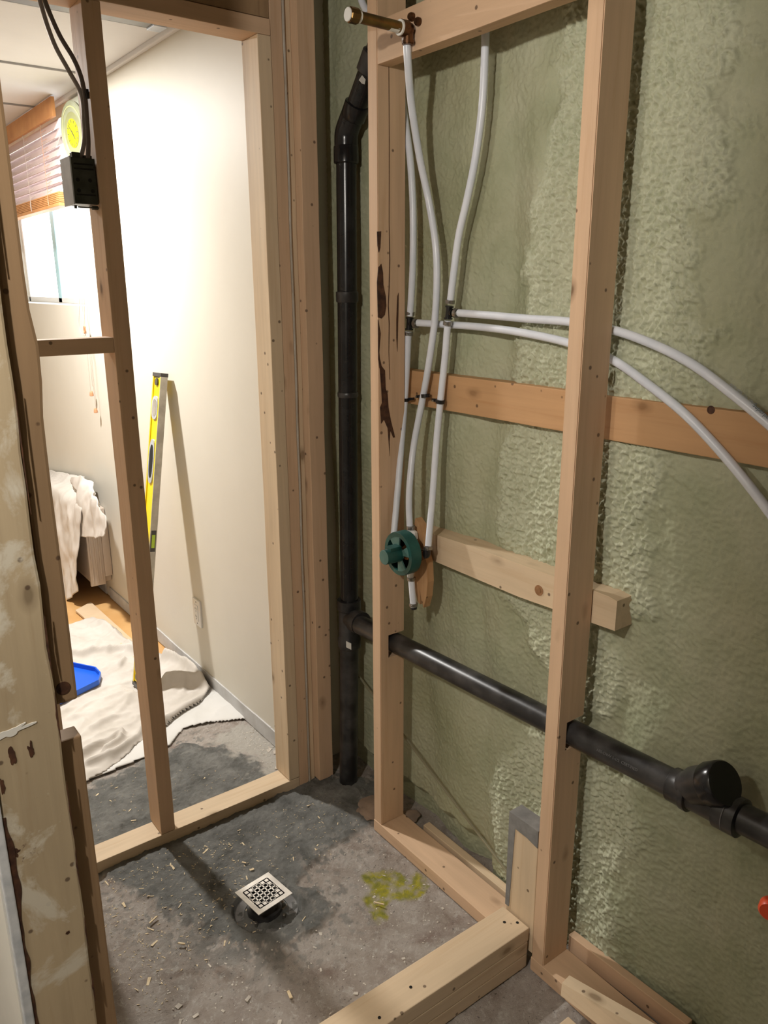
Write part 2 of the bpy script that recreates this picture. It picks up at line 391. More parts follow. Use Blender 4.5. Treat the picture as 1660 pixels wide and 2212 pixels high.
part('window_mullion',lambda bm:(add_box(bm,(1.335,4.86,WZ0),(1.375,4.93,WZ1),.004)),M['ironout'],win)
# bare strip of wall along the floor of the room beyond (old baseboard)
bbm=simple_noise_mat('chalky_old_baseboard',(.55,.55,.55),(.45,.44,.43),12,.8,.2,60)
bm=bmesh.new(); n=60
yy2=np.linspace(2.09,5.8,n)
for a,b in zip(yy2[:-1],yy2[1:]):
    if abs((a+b)/2-4.05)<.03: continue
    h=.060+.004*mnoise.noise(Vector((a*5,0,0)))
    add_box(bm,(1.1845,a,0),(1.192,b,h))
struct(mobj('baseboard_right',bm,bbm))
# floors
fl=mat('stained_concrete_slab',(.4,.35,.3),.85,spec=.25); t=NT(fl); tc=t.n('ShaderNodeTexCoord')
f=t.noise(tc.outputs['Object'],9,8,.7,.5)
c=t.ramp(f,[(.28,(.33,.25,.20)),(.42,(.54,.46,.40)),(.56,(.66,.59,.53)),(.8,(.76,.70,.64))])
f5=t.noise(tc.outputs['Object'],22,5,.75,1.2)
c=t.mix(t.ramp(f5,[(.55,G(0)),(.75,G(.6))]),c,(.62,.57,.52))
f4=t.noise(tc.outputs['Object'],4.5,5,.6,1.0)
c=t.mix(t.ramp(f4,[(.56,G(0)),(.72,G(.55))]),c,(.27,.16,.13))
f6=t.noise(tc.outputs['Object'],90,3,.7)
c=t.mix(t.ramp(f6,[(.64,G(0)),(.70,G(.7))]),c,(.10,.08,.065))
am=t.n('ShaderNodeAttribute',attribute_name='mortar')
fm=t.noise(tc.outputs['Object'],12,7,.65,.3)
mc=t.ramp(fm,[(.3,(.16,.16,.148)),(.5,(.28,.28,.262)),(.7,(.40,.395,.37))])
fsp=t.noise(tc.outputs['Object'],48,6,.8,.6)
c=t.mix(t.ramp(fsp,[(.54,G(0)),(.62,G(.75))]),c,(.82,.78,.72))
c=t.mix(t.ramp(fsp,[(.30,G(.7)),(.40,G(0))]),c,(.20,.155,.13))
c=t.mix(am.outputs['Fac'],c,mc)
ad=t.n('ShaderNodeAttribute',attribute_name='dust'); c=t.mix(ad.outputs['Fac'],c,(.72,.68,.61))
ast=t.n('ShaderNodeAttribute',attribute_name='stain')
fs=t.noise(tc.outputs['Object'],30,4,.6,.5)
sc=t.ramp(fs,[(.33,(.30,.31,.06)),(.47,(.44,.42,.07)),(.58,(.62,.56,.05)),(.68,(.50,.46,.22)),(.8,(.46,.42,.34))])
c=t.mix(ast.outputs['Fac'],c,sc)
t.l(c,t.b.inputs['Base Color'])
t.bump(t.noise(tc.outputs['Object'],85,7,.85),1.0,.012)
xx=np.arange(-.35,1.42,.0045); yy=np.arange(.45,2.75,.0045)
Xg,Yg=np.meshgrid(xx,yy,indexing='ij')
mp=[(p[0],p[1]) for p in [(1.392,1.790,0.000),(1.264,1.771,0.000),(1.232,1.690,0.000),(1.138,1.680,0.000),(1.032,1.684,0.000),(0.951,1.646,0.000),(0.904,1.615,0.000),(0.932,1.550,0.000),(0.927,1.470,0.000),(0.870,1.453,0.000),(0.808,1.443,0.000),(0.733,1.454,0.000),(0.653,1.523,0.000),(0.609,1.621,0.000),(0.587,1.687,-0.000),(0.543,1.770,0.000),(0.521,1.883,0.000),(0.469,1.979,0.000),(0.343,2.051,0.000),(0.373,2.383,-0.000),(0.570,2.414,0.000),(0.753,2.442,0.000),(0.937,2.473,0.000),(1.020,2.376,0.000),(1.081,2.227,0.000),(1.100,2.127,-0.000),(1.098,2.045,0.000),(1.238,2.005,0.000)]]
ed=fbm(Xg,Yg,14,4,3)
sm=sdpoly(Xg,Yg,mp)+ed*.022
mort=np.clip(.5-sm/.022,0,1)
thin=np.clip(1-np.maximum(sm,0)/.11,0,1)*np.clip(.55+fbm(Xg,Yg,9,4,17)*1.3,0,1)*(Yg<1.7)*(Xg<.75)
spl=np.clip((fbm(Xg,Yg,38,4,19)-.22)/.10,0,1)*np.clip(1-np.maximum(sm,0)/.16,0,1)
chipout=np.clip((fbm(Xg,Yg,30,4,21)-.34)/.08,0,1)*np.clip(1+sm/.05,0,1)
mortA=np.clip(np.maximum(np.maximum(mort,thin*.85),spl*.8)-chipout*.7,0,1)
sp=[(p[0],p[1]) for p in [(1.067,1.526,0.000),(1.102,1.513,0.000),(1.138,1.485,0.000),(1.148,1.460,0.000),(1.144,1.418,-0.000),(1.162,1.400,0.000),(1.173,1.445,0.000),(1.196,1.421,0.000),(1.174,1.389,0.000),(1.139,1.372,-0.000),(1.099,1.396,-0.000),(1.079,1.418,0.000),(1.041,1.404,0.000),(1.023,1.371,0.000),(1.004,1.374,-0.000),(1.010,1.407,0.000),(1.025,1.447,0.000),(1.053,1.473,-0.000)]]
ss=sdpoly(Xg,Yg,sp)-.010+fbm(Xg,Yg,32,4,23)*.009
stain=np.clip(.5-ss/.010,0,1)*np.clip(.80+fbm(Xg,Yg,34,3,29)*.9,.25,1)
dustp=[(p[0],p[1]) for p in [(1.022,2.459,0.000),(1.234,2.461,0.000),(1.216,2.234,0.000),(1.092,2.050,0.000),(1.081,2.141,0.000),(1.075,2.232,0.000),(1.022,2.382,0.000)]]
dust=np.clip(.4-(sdpoly(Xg,Yg,dustp)+fbm(Xg,Yg,18,3,37)*.05)/.04,0,1)*(Yg>2.05)
Z=fbm(Xg,Yg,6,3,51)*.0025+fbm(Xg,Yg,70,2,53)*.0013+np.clip(fbm(Xg,Yg,28,3,59)-.25,0,1)*.006
Z+=mort*(.0075+fbm(Xg,Yg,16,4,55)*.0040+np.abs(fbm(Xg,Yg,52,3,57))*.0048)
Z+=.012*np.exp(-(((Xg-1.24)**2+(Yg-1.86)**2)/.012))
# shallow dish round the drain ring
rr=np.hypot(Xg-.785,Yg-1.583); Z+=np.where(rr<.089,-.016,0)*np.clip((.092-rr)/.006,0,1)+.003*np.exp(-((rr-.097)/.006)**2)
Z-=.004
flo=gridmesh('floor',np.stack([Xg,Yg,Z],-1),fl,attrs={'mortar':mortA,'stain':stain,'dust':dust}); struct(flo)
sbox('floor_slab',(-1.3,-1.3,-.12),(1.5,2.75,-.014),simple_noise_mat('plain_dark_concrete',(.22,.18,.14),(.30,.26,.21),8,.9)).name='floor_hall'
lam=M['laminate']; t=NT(lam)
sbox('floor_far',(-1.3,2.75,-.12),(1.42,6.0,-.006),lam)

# ================================================ FRAMING
board('wall_stud',(.657,1.985,.040),(.700,2.074,2.213),'tall brown stud carrying the steel electrical box, left of the doorway')
board('wall_stud',(.385,1.985,.040),(.425,2.074,2.213),'stud hidden behind the paint smeared jamb, at the left end of the short blocking')
board('jamb_stud',(1.094,1.985,.040),(1.132,2.074,2.213),'pale stud framing the right side of the opening to the cream room',m=WW)
board('jack_stud',(1.1325,1.987,.002),(1.168,2.074,2.49),'second stud from the opening, sandwiched against the jamb stud')
board('drywall_strip',(1.1685,1.984,.004),(1.174,2.06,2.49),'thin white edge strip between the jamb studs and the outer trim board','strip',m=M['stripw'])
board('jack_stud',(1.1745,1.991,.004),(1.1945,2.06,2.49),'narrow recessed board right of the thin white strip',m=WW)
board('corner_board',(1.195,1.960,.012),(1.248,2.04,2.49),'wide board nearest the black drain stack, right end of the partition')
board('bottom_plate',(.245,1.985,0),(1.1315,2.063,.038),'lit pine plate on the floor under the opening to the cream room','plate',m=WW)
board('header',(.15,1.985,2.2135),(1.132,2.074,2.2515),'lower dark header plank across the top of the opening','header')
board('header',(.15,1.99,2.254),(1.132,2.074,2.40),'upper dark header plank at the very top left','header',m=WS)
board('blocking',(.4255,1.986,1.443),(.6565,2.040,1.481),'short horizontal brown block left of the stud with the electrical box','blocking')
# foreground jamb
jamb=board('door_jamb_stud',(.152,1.200,0),(.2505,1.238,2.49),'large close stud smeared with plaster and paint at the left edge',m=WP,bev=.004)
for v in jamb.data.vertices:
    p=v.co+jamb.location
    if p.x>.23: v.co.x+=.0045*mnoise.noise(Vector((p.z*9,p.y*3,1)))
    if p.x<.17: v.co.x+=.004*mnoise.noise(Vector((p.z*11,3,2)))
def _gap(bm):
    random.seed(3)
    pts=[]; z=.30
    L=[];Rr=[]
    while z<.81:
        L.append((.151,1.1985,z)); Rr.append((.1535+.007*math.exp(-((z-.70)/.06)**2)+.0065*max(0,mnoise.noise(Vector((z*22,0,0)))+.35),1.1985,z)); z+=.008
    prism(bm,L+Rr[::-1],(0,.002,0))
part('torn_dark_gap',_gap,M['bark'],jamb,False)
for z0,z1,wd in ((1.02,1.12,.006),(.90,.99,.007),(.62,.70,.006),(.50,.56,.005),(.72,.83,.004),(1.28,1.46,.004),(1.62,1.8,.004),(.38,.44,.006)):
    def _tears(bm):
        L=[];Rr=[];n=14
        for i in range(n+1):
            z=z0+(z1-z0)*i/n; s=math.sin(math.pi*i/n)
            L.append((.2512-wd*.55*s*(.5+.9*abs(mnoise.noise(Vector((z*50,1,0))))),1.1982,z)); Rr.append((.2515,1.1982,z))
        prism(bm,L+Rr[::-1],(0,.002,0))
    part('torn_wood_edge',_tears,M['bark'],jamb,False)
def blob(bm,c,u,v,ru,rv,n,depth,seed,jag=.35):
    c=Vector(c);u=Vector(u);v=Vector(v); P=[]
    for i in range(n):
        a=2*math.pi*i/n; k=1+jag*mnoise.noise(Vector((math.cos(a)*1.7+seed*3.1,math.sin(a)*1.7,seed)))
        P.append(c+u*math.cos(a)*ru*k+v*math.sin(a)*rv*k)
    prism(bm,P,depth)
for x,z,a,b,s_ in ((.178,.905,.005,.013,1),(.206,.905,.004,.012,2),(.159,.86,.003,.014,6),(.161,.735,.007,.008,3),(.186,1.30,.003,.003,8),(.222,.545,.003,.003,5),(.172,1.12,.003,.004,11)):
    part('dark_knot',lambda bm:blob(bm,(x,1.1992,z),(1,0,0),(0,0,1),a,b,22,(0,.002,0),s_,.8),M['bark'],jamb,False)
part('plaster_smear',lambda bm:blob(bm,(.180,1.1990,.945),(1,0,.16),(0,0,1),.030,.007,40,(0,.002,0),4,.9),M['drywall_white'],jamb,False)
board('gypsum_board_edge',(.1365,1.196,0),(.1515,1.213,2.45),'grey torn edge of drywall beside the paint smeared stud','drywall edge',m=M['gypsum'])
up=board('trimmer_stud',(.2525,1.215,.958),(.2885,1.275,2.49),'dark upper stud beside the smeared jamb, cut off above a gap',m=WS,bev=.005)
for v in up.data.vertices:
    p=v.co+up.location
    if p.x>.28: v.co.x+=.008*math.exp(-((p.z-1.50)/.05)**2)*max(0,1)
def _kn(bm): lathe(bm,(.268,1.2155,.985),(0,-1,0),[(0,.011),(.0012,.011),(.0012,.008),(.0008,.0079)],28)
part('knot',_kn,M['bark'],up)
board('cripple_stud',(.250,1.222,0),(.2885,1.262,.888),'short brown stud with a visible cut top beside the smeared jamb, lower left',m=WS,bev=.003)

# shower wall studs, notched at the back for the drain pipe
def notched(name,lo,hi,z0,z1,xn,label):
    bm=bmesh.new()
    prof=[(lo[0],lo[2]),(hi[0],lo[2]),(hi[0],z0),(xn,z0),(xn,z1),(hi[0],z1),(hi[0],hi[2]),(lo[0],hi[2])]
    prism(bm,[(x,lo[1],z) for x,z in prof],(0,hi[1]-lo[1],0))
    bmesh.ops.recalc_face_normals(bm,faces=bm.faces[:])
    es=[e for e in bm.edges if len(e.link_faces)==2 and e.calc_face_angle(0)>1 and abs(e.verts[0].co.z-e.verts[1].co.z)>.3]
    bmesh.ops.bevel(bm,geom=es,offset=.002,segments=2,affect='EDGES')
    o=mobj(name,bm,W[2],origin=((lo[0]+hi[0])/2,(lo[1]+hi[1])/2,(lo[2]+hi[2])/2)); return tag(o,label,'stud')
ms=notched('shower_wall_stud',(1.205,1.630,.038),(1.290,1.668,2.49),.583,.652,1.233,'split stud with dark bark pockets between the drain stack and the white tubes')
rs=notched('shower_wall_stud',(1.205,.985,.038),(1.290,1.022,2.49),.612,.682,1.233,'tall clean stud right of the curb, in front of the rough green foam')
# bark pockets on the middle stud (front face Y=1.63 and room face X=1.205)
def pk(px): return px
def _bk(bm):
    A=[(1.202,1.629,1.726),(1.214,1.629,1.727),(1.211,1.629,1.689),(1.207,1.629,1.678),(1.203,1.629,1.694)]
    B=[(1.205,1.629,1.643),(1.214,1.629,1.652),(1.219,1.629,1.630),(1.220,1.629,1.602),(1.227,1.629,1.575),(1.229,1.629,1.552),(1.224,1.629,1.530),(1.214,1.629,1.521),(1.203,1.629,1.524),(1.202,1.629,1.564),(1.201,1.629,1.608)]
    D=[(1.203,1.629,1.519),(1.211,1.629,1.485),(1.206,1.629,1.439),(1.208,1.629,1.422),(1.213,1.629,1.404),(1.224,1.629,1.392),(1.226,1.629,1.345),(1.232,1.629,1.332),(1.235,1.629,1.296),(1.243,1.629,1.259),(1.253,1.629,1.227),(1.256,1.629,1.215),(1.250,1.629,1.215),(1.241,1.629,1.235),(1.238,1.629,1.204),(1.239,1.629,1.167),(1.236,1.629,1.198),(1.232,1.629,1.242),(1.220,1.629,1.266),(1.211,1.629,1.256),(1.208,1.629,1.299),(1.214,1.629,1.310),(1.212,1.629,1.346),(1.208,1.629,1.393),(1.203,1.629,1.422)]
    E=[(1.264,1.629,1.574),(1.268,1.629,1.583),(1.267,1.629,1.529),(1.266,1.629,1.506),(1.264,1.629,1.437),(1.261,1.629,1.472),(1.261,1.629,1.518)]
    for P in (A,B,D,E): prism(bm,P,(0,.002,0))
part('bark_pocket',_bk,M['bark'],ms,False)
def _cr(bm):
    P=[(1.239,1.629,2.102),(1.240,1.629,1.935),(1.239,1.629,1.749),(1.241,1.629,1.663),(1.239,1.629,1.597),(1.236,1.629,1.552),(1.239,1.629,1.507),(1.237,1.629,1.438),(1.240,1.629,1.367)]
    Q=[(1.239,1.629,1.368),(1.236,1.629,1.438),(1.237,1.629,1.507),(1.234,1.629,1.552),(1.237,1.629,1.597),(1.239,1.629,1.663),(1.238,1.629,1.749),(1.239,1.629,1.935),(1.238,1.629,2.102)]
    prism(bm,P+Q,(0,.002,0))
part('drying_crack',_cr,M['bark'],ms,False)
def _br(bm): add_box(bm,(1.22,1.636,.574),(1.29,1.662,.583),.001)
board('bottom_plate',(1.203,1.124,.0),(1.292,1.668,.037),'worn pine plate on the floor below the split stud, far side of the curb','plate')
board('bottom_plate',(1.203,.2,.0),(1.292,1.023,.037),'floor plate running toward the camera under the clean stud','plate')
board('backing_block',(1.210,1.026,.040),(1.250,1.118,.385),'short upright block with grey mortar edges, left of the clean stud','block',m=WW)
o=bpy.data.objects['backing_block']
def _mg(bm):
    P=[(1.119,.12),(1.119,.388),(1.0265,.388),(1.0265,.342),(1.06,.350),(1.098,.352),(1.100,.30),(1.103,.22),(1.107,.12)]
    prism(bm,[(1.2085,y,z) for y,z in P],(.043,0,0))
part('mortar_edge',_mg,M['mortar_grey'],o,False)
for k,(z0,z1,lb) in enumerate(((0,.0375,'lowest of the three stacked curb planks, on the concrete'),(.038,.0755,'middle of the three stacked curb planks'),(.076,.114,'top plank of the curb with screw holes, across the bottom of the picture'))):
    c=board('curb_plank',(.20,1.034,z0),(1.2025 if k<2 else 1.2045,1.122,z1),lb,'plank',m=WW,bev=.0025)
def _sc(bm):
    for x,y,_ in [(1.169,1.082,0.114),(1.193,1.062,0.114),(0.872,1.075,0.114),(0.772,1.056,0.114)]:
        add_cyl(bm,(x,y,.1138),(x,y,.1147),.0035,seg=14)
part('screw_hole',_sc,M['blackvoid'],c,False)
top=board('ceiling_beam',(1.205,1.023,2.088),(1.243,1.629,2.177),'angled looking pine rail at the top carrying the brass shower elbow','beam')
board('flat_board',(1.318,.1,1.296),(1.356,1.70,1.385),'orange brown plank set in the green foam behind the white tubes','board',m=WO)
o=bpy.data.objects['flat_board']
def _k2(bm):
    p=[(1.318,0.779,1.383)][0]; lathe(bm,p,(-1,0,0),[(0,.0075),(.001,.0075),(.001,.0055),(.0005,.0052)],24)
part('knot',_k2,M['bark'],o)
bm=bmesh.new(); prism(bm,[(1.2925,.925,.905),(1.2925,.925,.972),(1.2925,.95,.976),(1.2925,1.40,.974),(1.2925,1.62,.966),(1.2925,1.62,.897),(1.2925,1.2,.893)],(.06,0,0))
o=mobj('cross_block',bm,WW[1],origin=(1.32,1.27,.935)); tag(o,'pale horizontal block with a round knot, behind the green valve guard','block')
def _k3(bm):
    p=[(1.292,1.137,0.929)][0]; lathe(bm,p,(-1,0,0),[(0,.0125),(.0008,.0125),(.0008,.010),(.0003,.0098)],24)
    lathe(bm,p,(-1,0,0),[(0,.006),(.0008,.006)],20)
part('knot',_k3,simple_noise_mat('brown_knot_wood',(.33,.17,.08),(.24,.12,.05),60),o)
bm=bmesh.new(); prism(bm,[(1.262,1.560,0.968),(1.262,1.549,1.010),(1.262,1.533,0.998),(1.262,1.519,0.966),(1.262,1.509,0.917),(1.262,1.501,0.900),(1.262,1.496,0.846),(1.262,1.501,0.802),(1.262,1.512,0.768),(1.262,1.520,0.785),(1.262,1.529,0.817),(1.262,1.526,0.773),(1.262,1.538,0.779),(1.262,1.548,0.814),(1.262,1.557,0.871)],(.022,0,0))
o=mobj('split_shim',bm,WO[2],origin=(1.27,1.50,.95)); tag(o,'splintered orange brown shim hanging behind the green valve guard','shim')
def lathpiece(name,a,b,w,h,m,label,cat='lath'):
    a=Vector(a);b=Vector(b); d=(b-a).normalized(); s=d.cross(Vector((0,0,1))).normalized(); u=s.cross(d)
    bm=bmesh.new(); P=[a-s*w/2-u*h/2,a+s*w/2-u*h/2,a+s*w/2+u*h/2,a-s*w/2+u*h/2]; prism(bm,P,b-a)
    o=mobj(name,bm,m,origin=(a+b)/2); bv=o.modifiers.new('bevel','BEVEL'); bv.width=.0015; bv.segments=2
    return tag(o,label,cat)
lathpiece('lath',(1.318,1.555,.020),(1.318,1.125,.020),.024,.034,WW[1],'thin loose strip between the floor plate and the foam, left of the mortar edged block')
lathpiece('lath',(1.325,1.000,.030),(1.325,.675,.042),.022,.050,W[1],'rough ended strip on edge against the foam at the bottom right')
lathpiece('metal_rod',[(1.318,1.943,0.401)][0],[(1.318,1.208,0.087)][0],.007,.006,mat('dull_olive_rod',(.30,.28,.19),.5,.3),'thin rod leaning diagonally on the foam down to the mortar edged block','rod')
bm=bmesh.new(); prism(bm,[(1.176,.905,.039),(1.186,.912,.062),(1.225,.60,.105),(1.20,.60,.039)],(.030,.004,0))
tag(mobj('wood_wedge',bm,WW[1],origin=(1.2,.8,.06)),'pale pointed wedge lying on the floor plate at the bottom right','wedge')
bm=bmesh.new(); add_box(bm,(1.03,.70,0),(1.165,.872,.016),.002); tag(mobj('offcut',bm,WW[0],origin=(1.10,.78,.008)),'flat pale offcut on the dark floor beside the pointed wedge','offcut')

# ================================================ DRAIN PIPES
st=empty('drain_stack',(1.275,1.90,0),'tall black drain stack in the corner standing in grey mortar','pipe')
ctop=[(1.306,1.900,1.957)][0]; cm=[(1.299,1.900,1.547)][0]; ct=[(1.285,1.900,0.605)][0]; 
A0=Vector((1.268,1.90,-.005)); A1=Vector((1.284,1.90,.60)); A2=Vector((1.300,1.90,1.955))
part('lower_pipe',lambda bm:add_cyl(bm,A0,A1,.0295,seg=32),M['abs_dusty'],st)
part('upper_pipe',lambda bm:add_cyl(bm,A1,A2,.0275,seg=32),M['abs'],st)
part('coupling',lambda bm:lathe(bm,Vector((1.2955,1.90,1.555)),(0,0,1),[(0,.029),(.003,.0315),(.028,.0315),(.03,.029)]),M['abs_dusty'],st)
part('coupling',lambda bm:lathe(bm,Vector((1.292,1.90,1.29)),(0,0,1),[(0,.029),(.003,.030),(.012,.030),(.014,.029)]),M['abs_dusty'],st)
tee=part('sanitary_tee',lambda bm:(lathe(bm,(1.282,1.90,.50),(0.011,0,1),[(0,.033),(.002,.036),(.030,.036),(.034,.033),(.125,.033),(.129,.037),(.160,.037),(.160,.0285)]),
    add_tube(bm,[(1.282,1.89,.600),(1.278,1.865,.607),(1.272,1.83,.611)],.030,24),
    lathe(bm,(1.271,1.846,.611),(-.02,-1,.02),[(-.004,.032),(0,.036),(.030,.036),(.030,.029)])),M['abs_dusty'],st)
part('sticker',lambda bm:prism(bm,[(1.2545,1.877,.515),(1.2665,1.8665,.507),(1.2665,1.8665,.528),(1.2545,1.877,.536)],(-.0012,-.0012,0)),M['sticker'],tee,False)
up2=[(1.294,1.780,2.119)][0]
E0=A2; E1=Vector((1.300,1.862,2.035)); E2=Vector((1.300,1.72,2.22)); 
part('elbow',lambda bm:(lathe(bm,(1.2995,1.90,1.915),(0,0,1),[(0,.030),(.003,.0335),(.042,.0335),(.045,.031)]),add_tube(bm,[(1.300,1.90,1.955),(1.300,1.897,1.99),(1.300,1.875,2.02),(1.300,1.852,2.044)],.0315,24),
    lathe(bm,(1.300,1.868,2.022),(0,-.62,.78),[(0,.031),(.003,.0335),(.038,.0335),(.04,.030)])),M['abs'],st)
part('offset_pipe',lambda bm:add_cyl(bm,(1.300,1.862,2.030),(1.300,1.60+.07,2.27),.0275,seg=32),M['abs'],st)
part('upper_coupling',lambda bm:(lathe(bm,(1.300,1.795,2.114),(0,-.62,.78),[(0,.030),(.003,.033),(.05,.033),(.053,.030)])),M['abs_dusty'],st)
part('printed_label',lambda bm:prism(bm,[(1.251,1.766,2.088),(1.260,1.766,2.099),(1.270,1.766,2.091),(1.267,1.766,2.080),(1.260,1.766,2.081)],(0,.002,0)),M['sticker'],st,False)
# lateral pipe
D0=Vector((1.263,1.812,.612)); D1=Vector((1.263,.690,.655))
pp=single('drain_pipe',lambda bm:add_cyl(bm,D0,D1,.0285,seg=32),M['abs_dusty'],'sloping black drain pipe passing behind the two shower wall studs','pipe',(1.268,1.25,.63))
def text(body,size,loc,xdir,normal,m,parent,name='print_text'):
    cu=bpy.data.curves.new(name,'FONT'); cu.body=body; cu.size=size; cu.extrude=.0002; cu.align_y='CENTER'
    tmp=bpy.data.objects.new(name,cu); C.objects.link(tmp); bpy.context.view_layer.update()
    me=bpy.data.meshes.new_from_object(tmp.evaluated_get(bpy.context.evaluated_depsgraph_get())); C.objects.unlink(tmp); bpy.data.objects.remove(tmp)
    x=Vector(xdir).normalized(); n=Vector(normal).normalized(); n=(n-x*n.dot(x)).normalized(); y=n.cross(x)
    R=Matrix((x,y,n)).transposed().to_4x4(); me.transform(Matrix.Translation(loc)@R)
    off=Vector((0,0,0)); p=parent
    while p is not None: off+=Vector(p.location); p=p.parent
    me.transform(Matrix.Translation(-off)); me.materials.clear(); me.materials.append(m); me.name=name
    o=bpy.data.objects.new(name,me); link(o,parent); return o
dd=(D1-D0).normalized()
def onpipe(y): k=(D0.y-y)/(D0.y-D1.y); return D0.lerp(D1,k)
nrm=Vector((-.95,0,.31))
text('ABS-DWV 1-1/2  CERTIFIED',.0085,onpipe(.905)+nrm.normalized()*.0287,dd,nrm,M['inkpale'],pp)
wy=empty('drain_wye',(1.26,.66,.66),'black capped wye fitting on the drain pipe at the right edge','pipe fitting')
def ondir(y): return Vector((1.263,y,.655+(.690-y)*.05))
part('wye_body',lambda bm:(lathe(bm,ondir(.742),dd,[(0,.029),(.003,.034),(.030,.034),(.034,.037),(.045,.037),(.047,.031),(.10,.031),(.103,.037),(.145,.037),(.148,.029)],32),),M['abs_dusty'],wy)
bb=Vector((-.10,-.80,.58)).normalized()
wb=part('branch_hub',lambda bm:lathe(bm,ondir(.722),bb,[(-.01,.028),(.025,.031),(.040,.037),(.075,.0385)],32),M['abs_dusty'],wy)
part('test_cap',lambda bm:lathe(bm,ondir(.722)+bb*.076,bb,[(0,.0405),(.004,.042),(.034,.042),(.038,.0395)],32),M['abs'],wb)
part('glue_bead',lambda bm:add_tube(bm,[ondir(.618)+Vector((-math.cos(a),0,math.sin(a)))*.0372 for a in [x*.3-1.0 for x in range(9)]],.0012,8,3),M['inkpale'],wy)
single('drain_pipe',lambda bm:add_cyl(bm,ondir(.600),ondir(.05),.0285,seg=32),M['abs_dusty'],'black drain pipe beyond the capped wye, leaving at the right edge','pipe',(1.268,.35,.67))

# ================================================ WHITE TUBES
R_=.0088
def tube(label,pts,caps=None,print_at=None):
    P=[Vector(p) for p in pts]
    return single('water_tube',lambda bm:add_tube(bm,P,R_,18,12),M['pex'],label,'water tube',P[len(P)//2],group=None)
XT=1.300
t1=tube('left white tube, upper length from behind the split stud to the lower tee',[(1.300,1.663,2.147),(1.300,1.660,2.047),(1.300,1.643,1.974),(1.300,1.624,1.889),(1.300,1.613,1.782),(1.300,1.612,1.663),(1.300,1.618,1.574),(1.300,1.623,1.525)])
t1b=tube('left white tube below the lower tee, running down behind the green guard',[(1.300,1.629,1.486),(1.300,1.634,1.411),(1.296,1.638,1.312),(1.276,1.630,1.168),(1.250,1.613,1.048),(1.225,1.595,0.954)])
t2=tube('middle white tube bowing down from the brass elbow to the valve',[(1.192,1.503,2.104),(1.200,1.509,2.064),(1.235,1.539,1.990),(1.270,1.552,1.888),(1.295,1.545,1.788),(1.298,1.523,1.692),(1.298,1.517,1.607),(1.298,1.524,1.509),(1.296,1.545,1.394),(1.296,1.567,1.310),(1.285,1.585,1.199),(1.260,1.570,1.106),(1.250,1.561,1.047),(1.243,1.548,0.985)])
t3=tube('right white tube, upper length from the ceiling rail to the upper tee',[(1.305,1.379,2.140),(1.305,1.378,2.071),(1.305,1.382,1.973),(1.305,1.399,1.873),(1.305,1.423,1.789),(1.305,1.449,1.710),(1.305,1.464,1.628),(1.305,1.475,1.559)])
t3b=tube('right white tube below the upper tee, ending at the black valve elbow',[(1.305,1.482,1.518),(1.305,1.490,1.432),(1.298,1.497,1.320),(1.290,1.501,1.212),(1.275,1.494,1.094),(1.247,1.477,0.955)])
h1=tube('lower white tube arcing from the lower tee to the right edge',[(1.303,1.595,1.509),(1.312,1.557,1.508),(1.322,1.515,1.507),(1.322,1.399,1.506),(1.315,1.257,1.500),(1.312,1.109,1.484),(1.312,1.001,1.459),(1.312,0.911,1.417),(1.312,0.826,1.370),(1.312,0.746,1.311),(1.312,0.669,1.244),(1.312,0.577,1.155)])
h2=tube('upper white tube arcing from the upper tee to the right edge',[(1.305,1.443,1.537),(1.305,1.336,1.534),(1.305,1.222,1.530),(1.305,1.100,1.527),(1.305,0.990,1.514),(1.305,0.893,1.490),(1.305,0.813,1.460),(1.305,0.738,1.419),(1.305,0.666,1.375),(1.305,0.581,1.318)])
single('water_tube',lambda bm:add_tube(bm,[(1.300,1.832,2.306),(1.300,1.817,2.274),(1.300,1.794,2.246)],R_,16,6),M['pex'],'short bit of white tube at the top, left of the split stud','water tube',[(1.300,1.817,2.274)][0])
def ringp(bm,p,d,r=.0115,w=.0085): lathe(bm,Vector(p)-Vector(d).normalized()*w/2,d,[(0,R_+.0003),(0,r),(w,r),(w,R_+.0003)],24)
def ear(bm,p,d,side):
    p=Vector(p)+Vector(side).normalized()*.0115; u=Vector(d).normalized()
    lathe(bm,p-u*.003,u,[(0,.002),(.001,.0035),(.005,.0035),(.006,.002)],12)
def teefit(label,c,d1,d2,br):
    """c centre, d1 up direction, d2 down direction, br branch direction"""
    c=Vector(c); o=empty('pipe_tee',c,label,'pipe tee')
    d1=Vector(d1).normalized(); d2=Vector(d2).normalized(); br=Vector(br).normalized()
    part('tee_body',lambda bm:(add_cyl(bm,c,c+d1*.016,.0078,seg=20),add_cyl(bm,c,c+d2*.016,.0078,seg=20),add_cyl(bm,c,c+br*.015,.0072,seg=20),
        lathe(bm,c+d1*.0125,d1,[(0,.0105),(.003,.0105)],20),lathe(bm,c+d2*.0125,d2,[(0,.0105),(.003,.0105)],20),lathe(bm,c+br*.0115,br,[(0,.010),(.003,.010)],20)),M['black'],o)
    for d in (d1,d2,br):
        part('crimp_band',lambda bm,d=d:(ringp(bm,c+d*.0255,d),ear(bm,c+d*.0255,d,(-1,-.6,0))),M['ring'],o)
    return o
ca,cb=[(1.302,1.628,1.506),(1.302,1.476,1.537)]
teefit('black tee fitting with steel bands on the left white tube',ca,Vector([(1.302,1.624,1.540)][0])-Vector(ca),Vector([(1.302,1.631,1.470)][0])-Vector(ca),Vector([(1.305,1.548,1.509)][0])-Vector(ca))
teefit('black tee fitting with steel bands on the right white tube',cb,Vector([(1.302,1.472,1.564)][0])-Vector(cb),Vector([(1.302,1.480,1.504)][0])-Vector(cb),Vector([(1.305,1.414,1.535)][0])-Vector(cb))
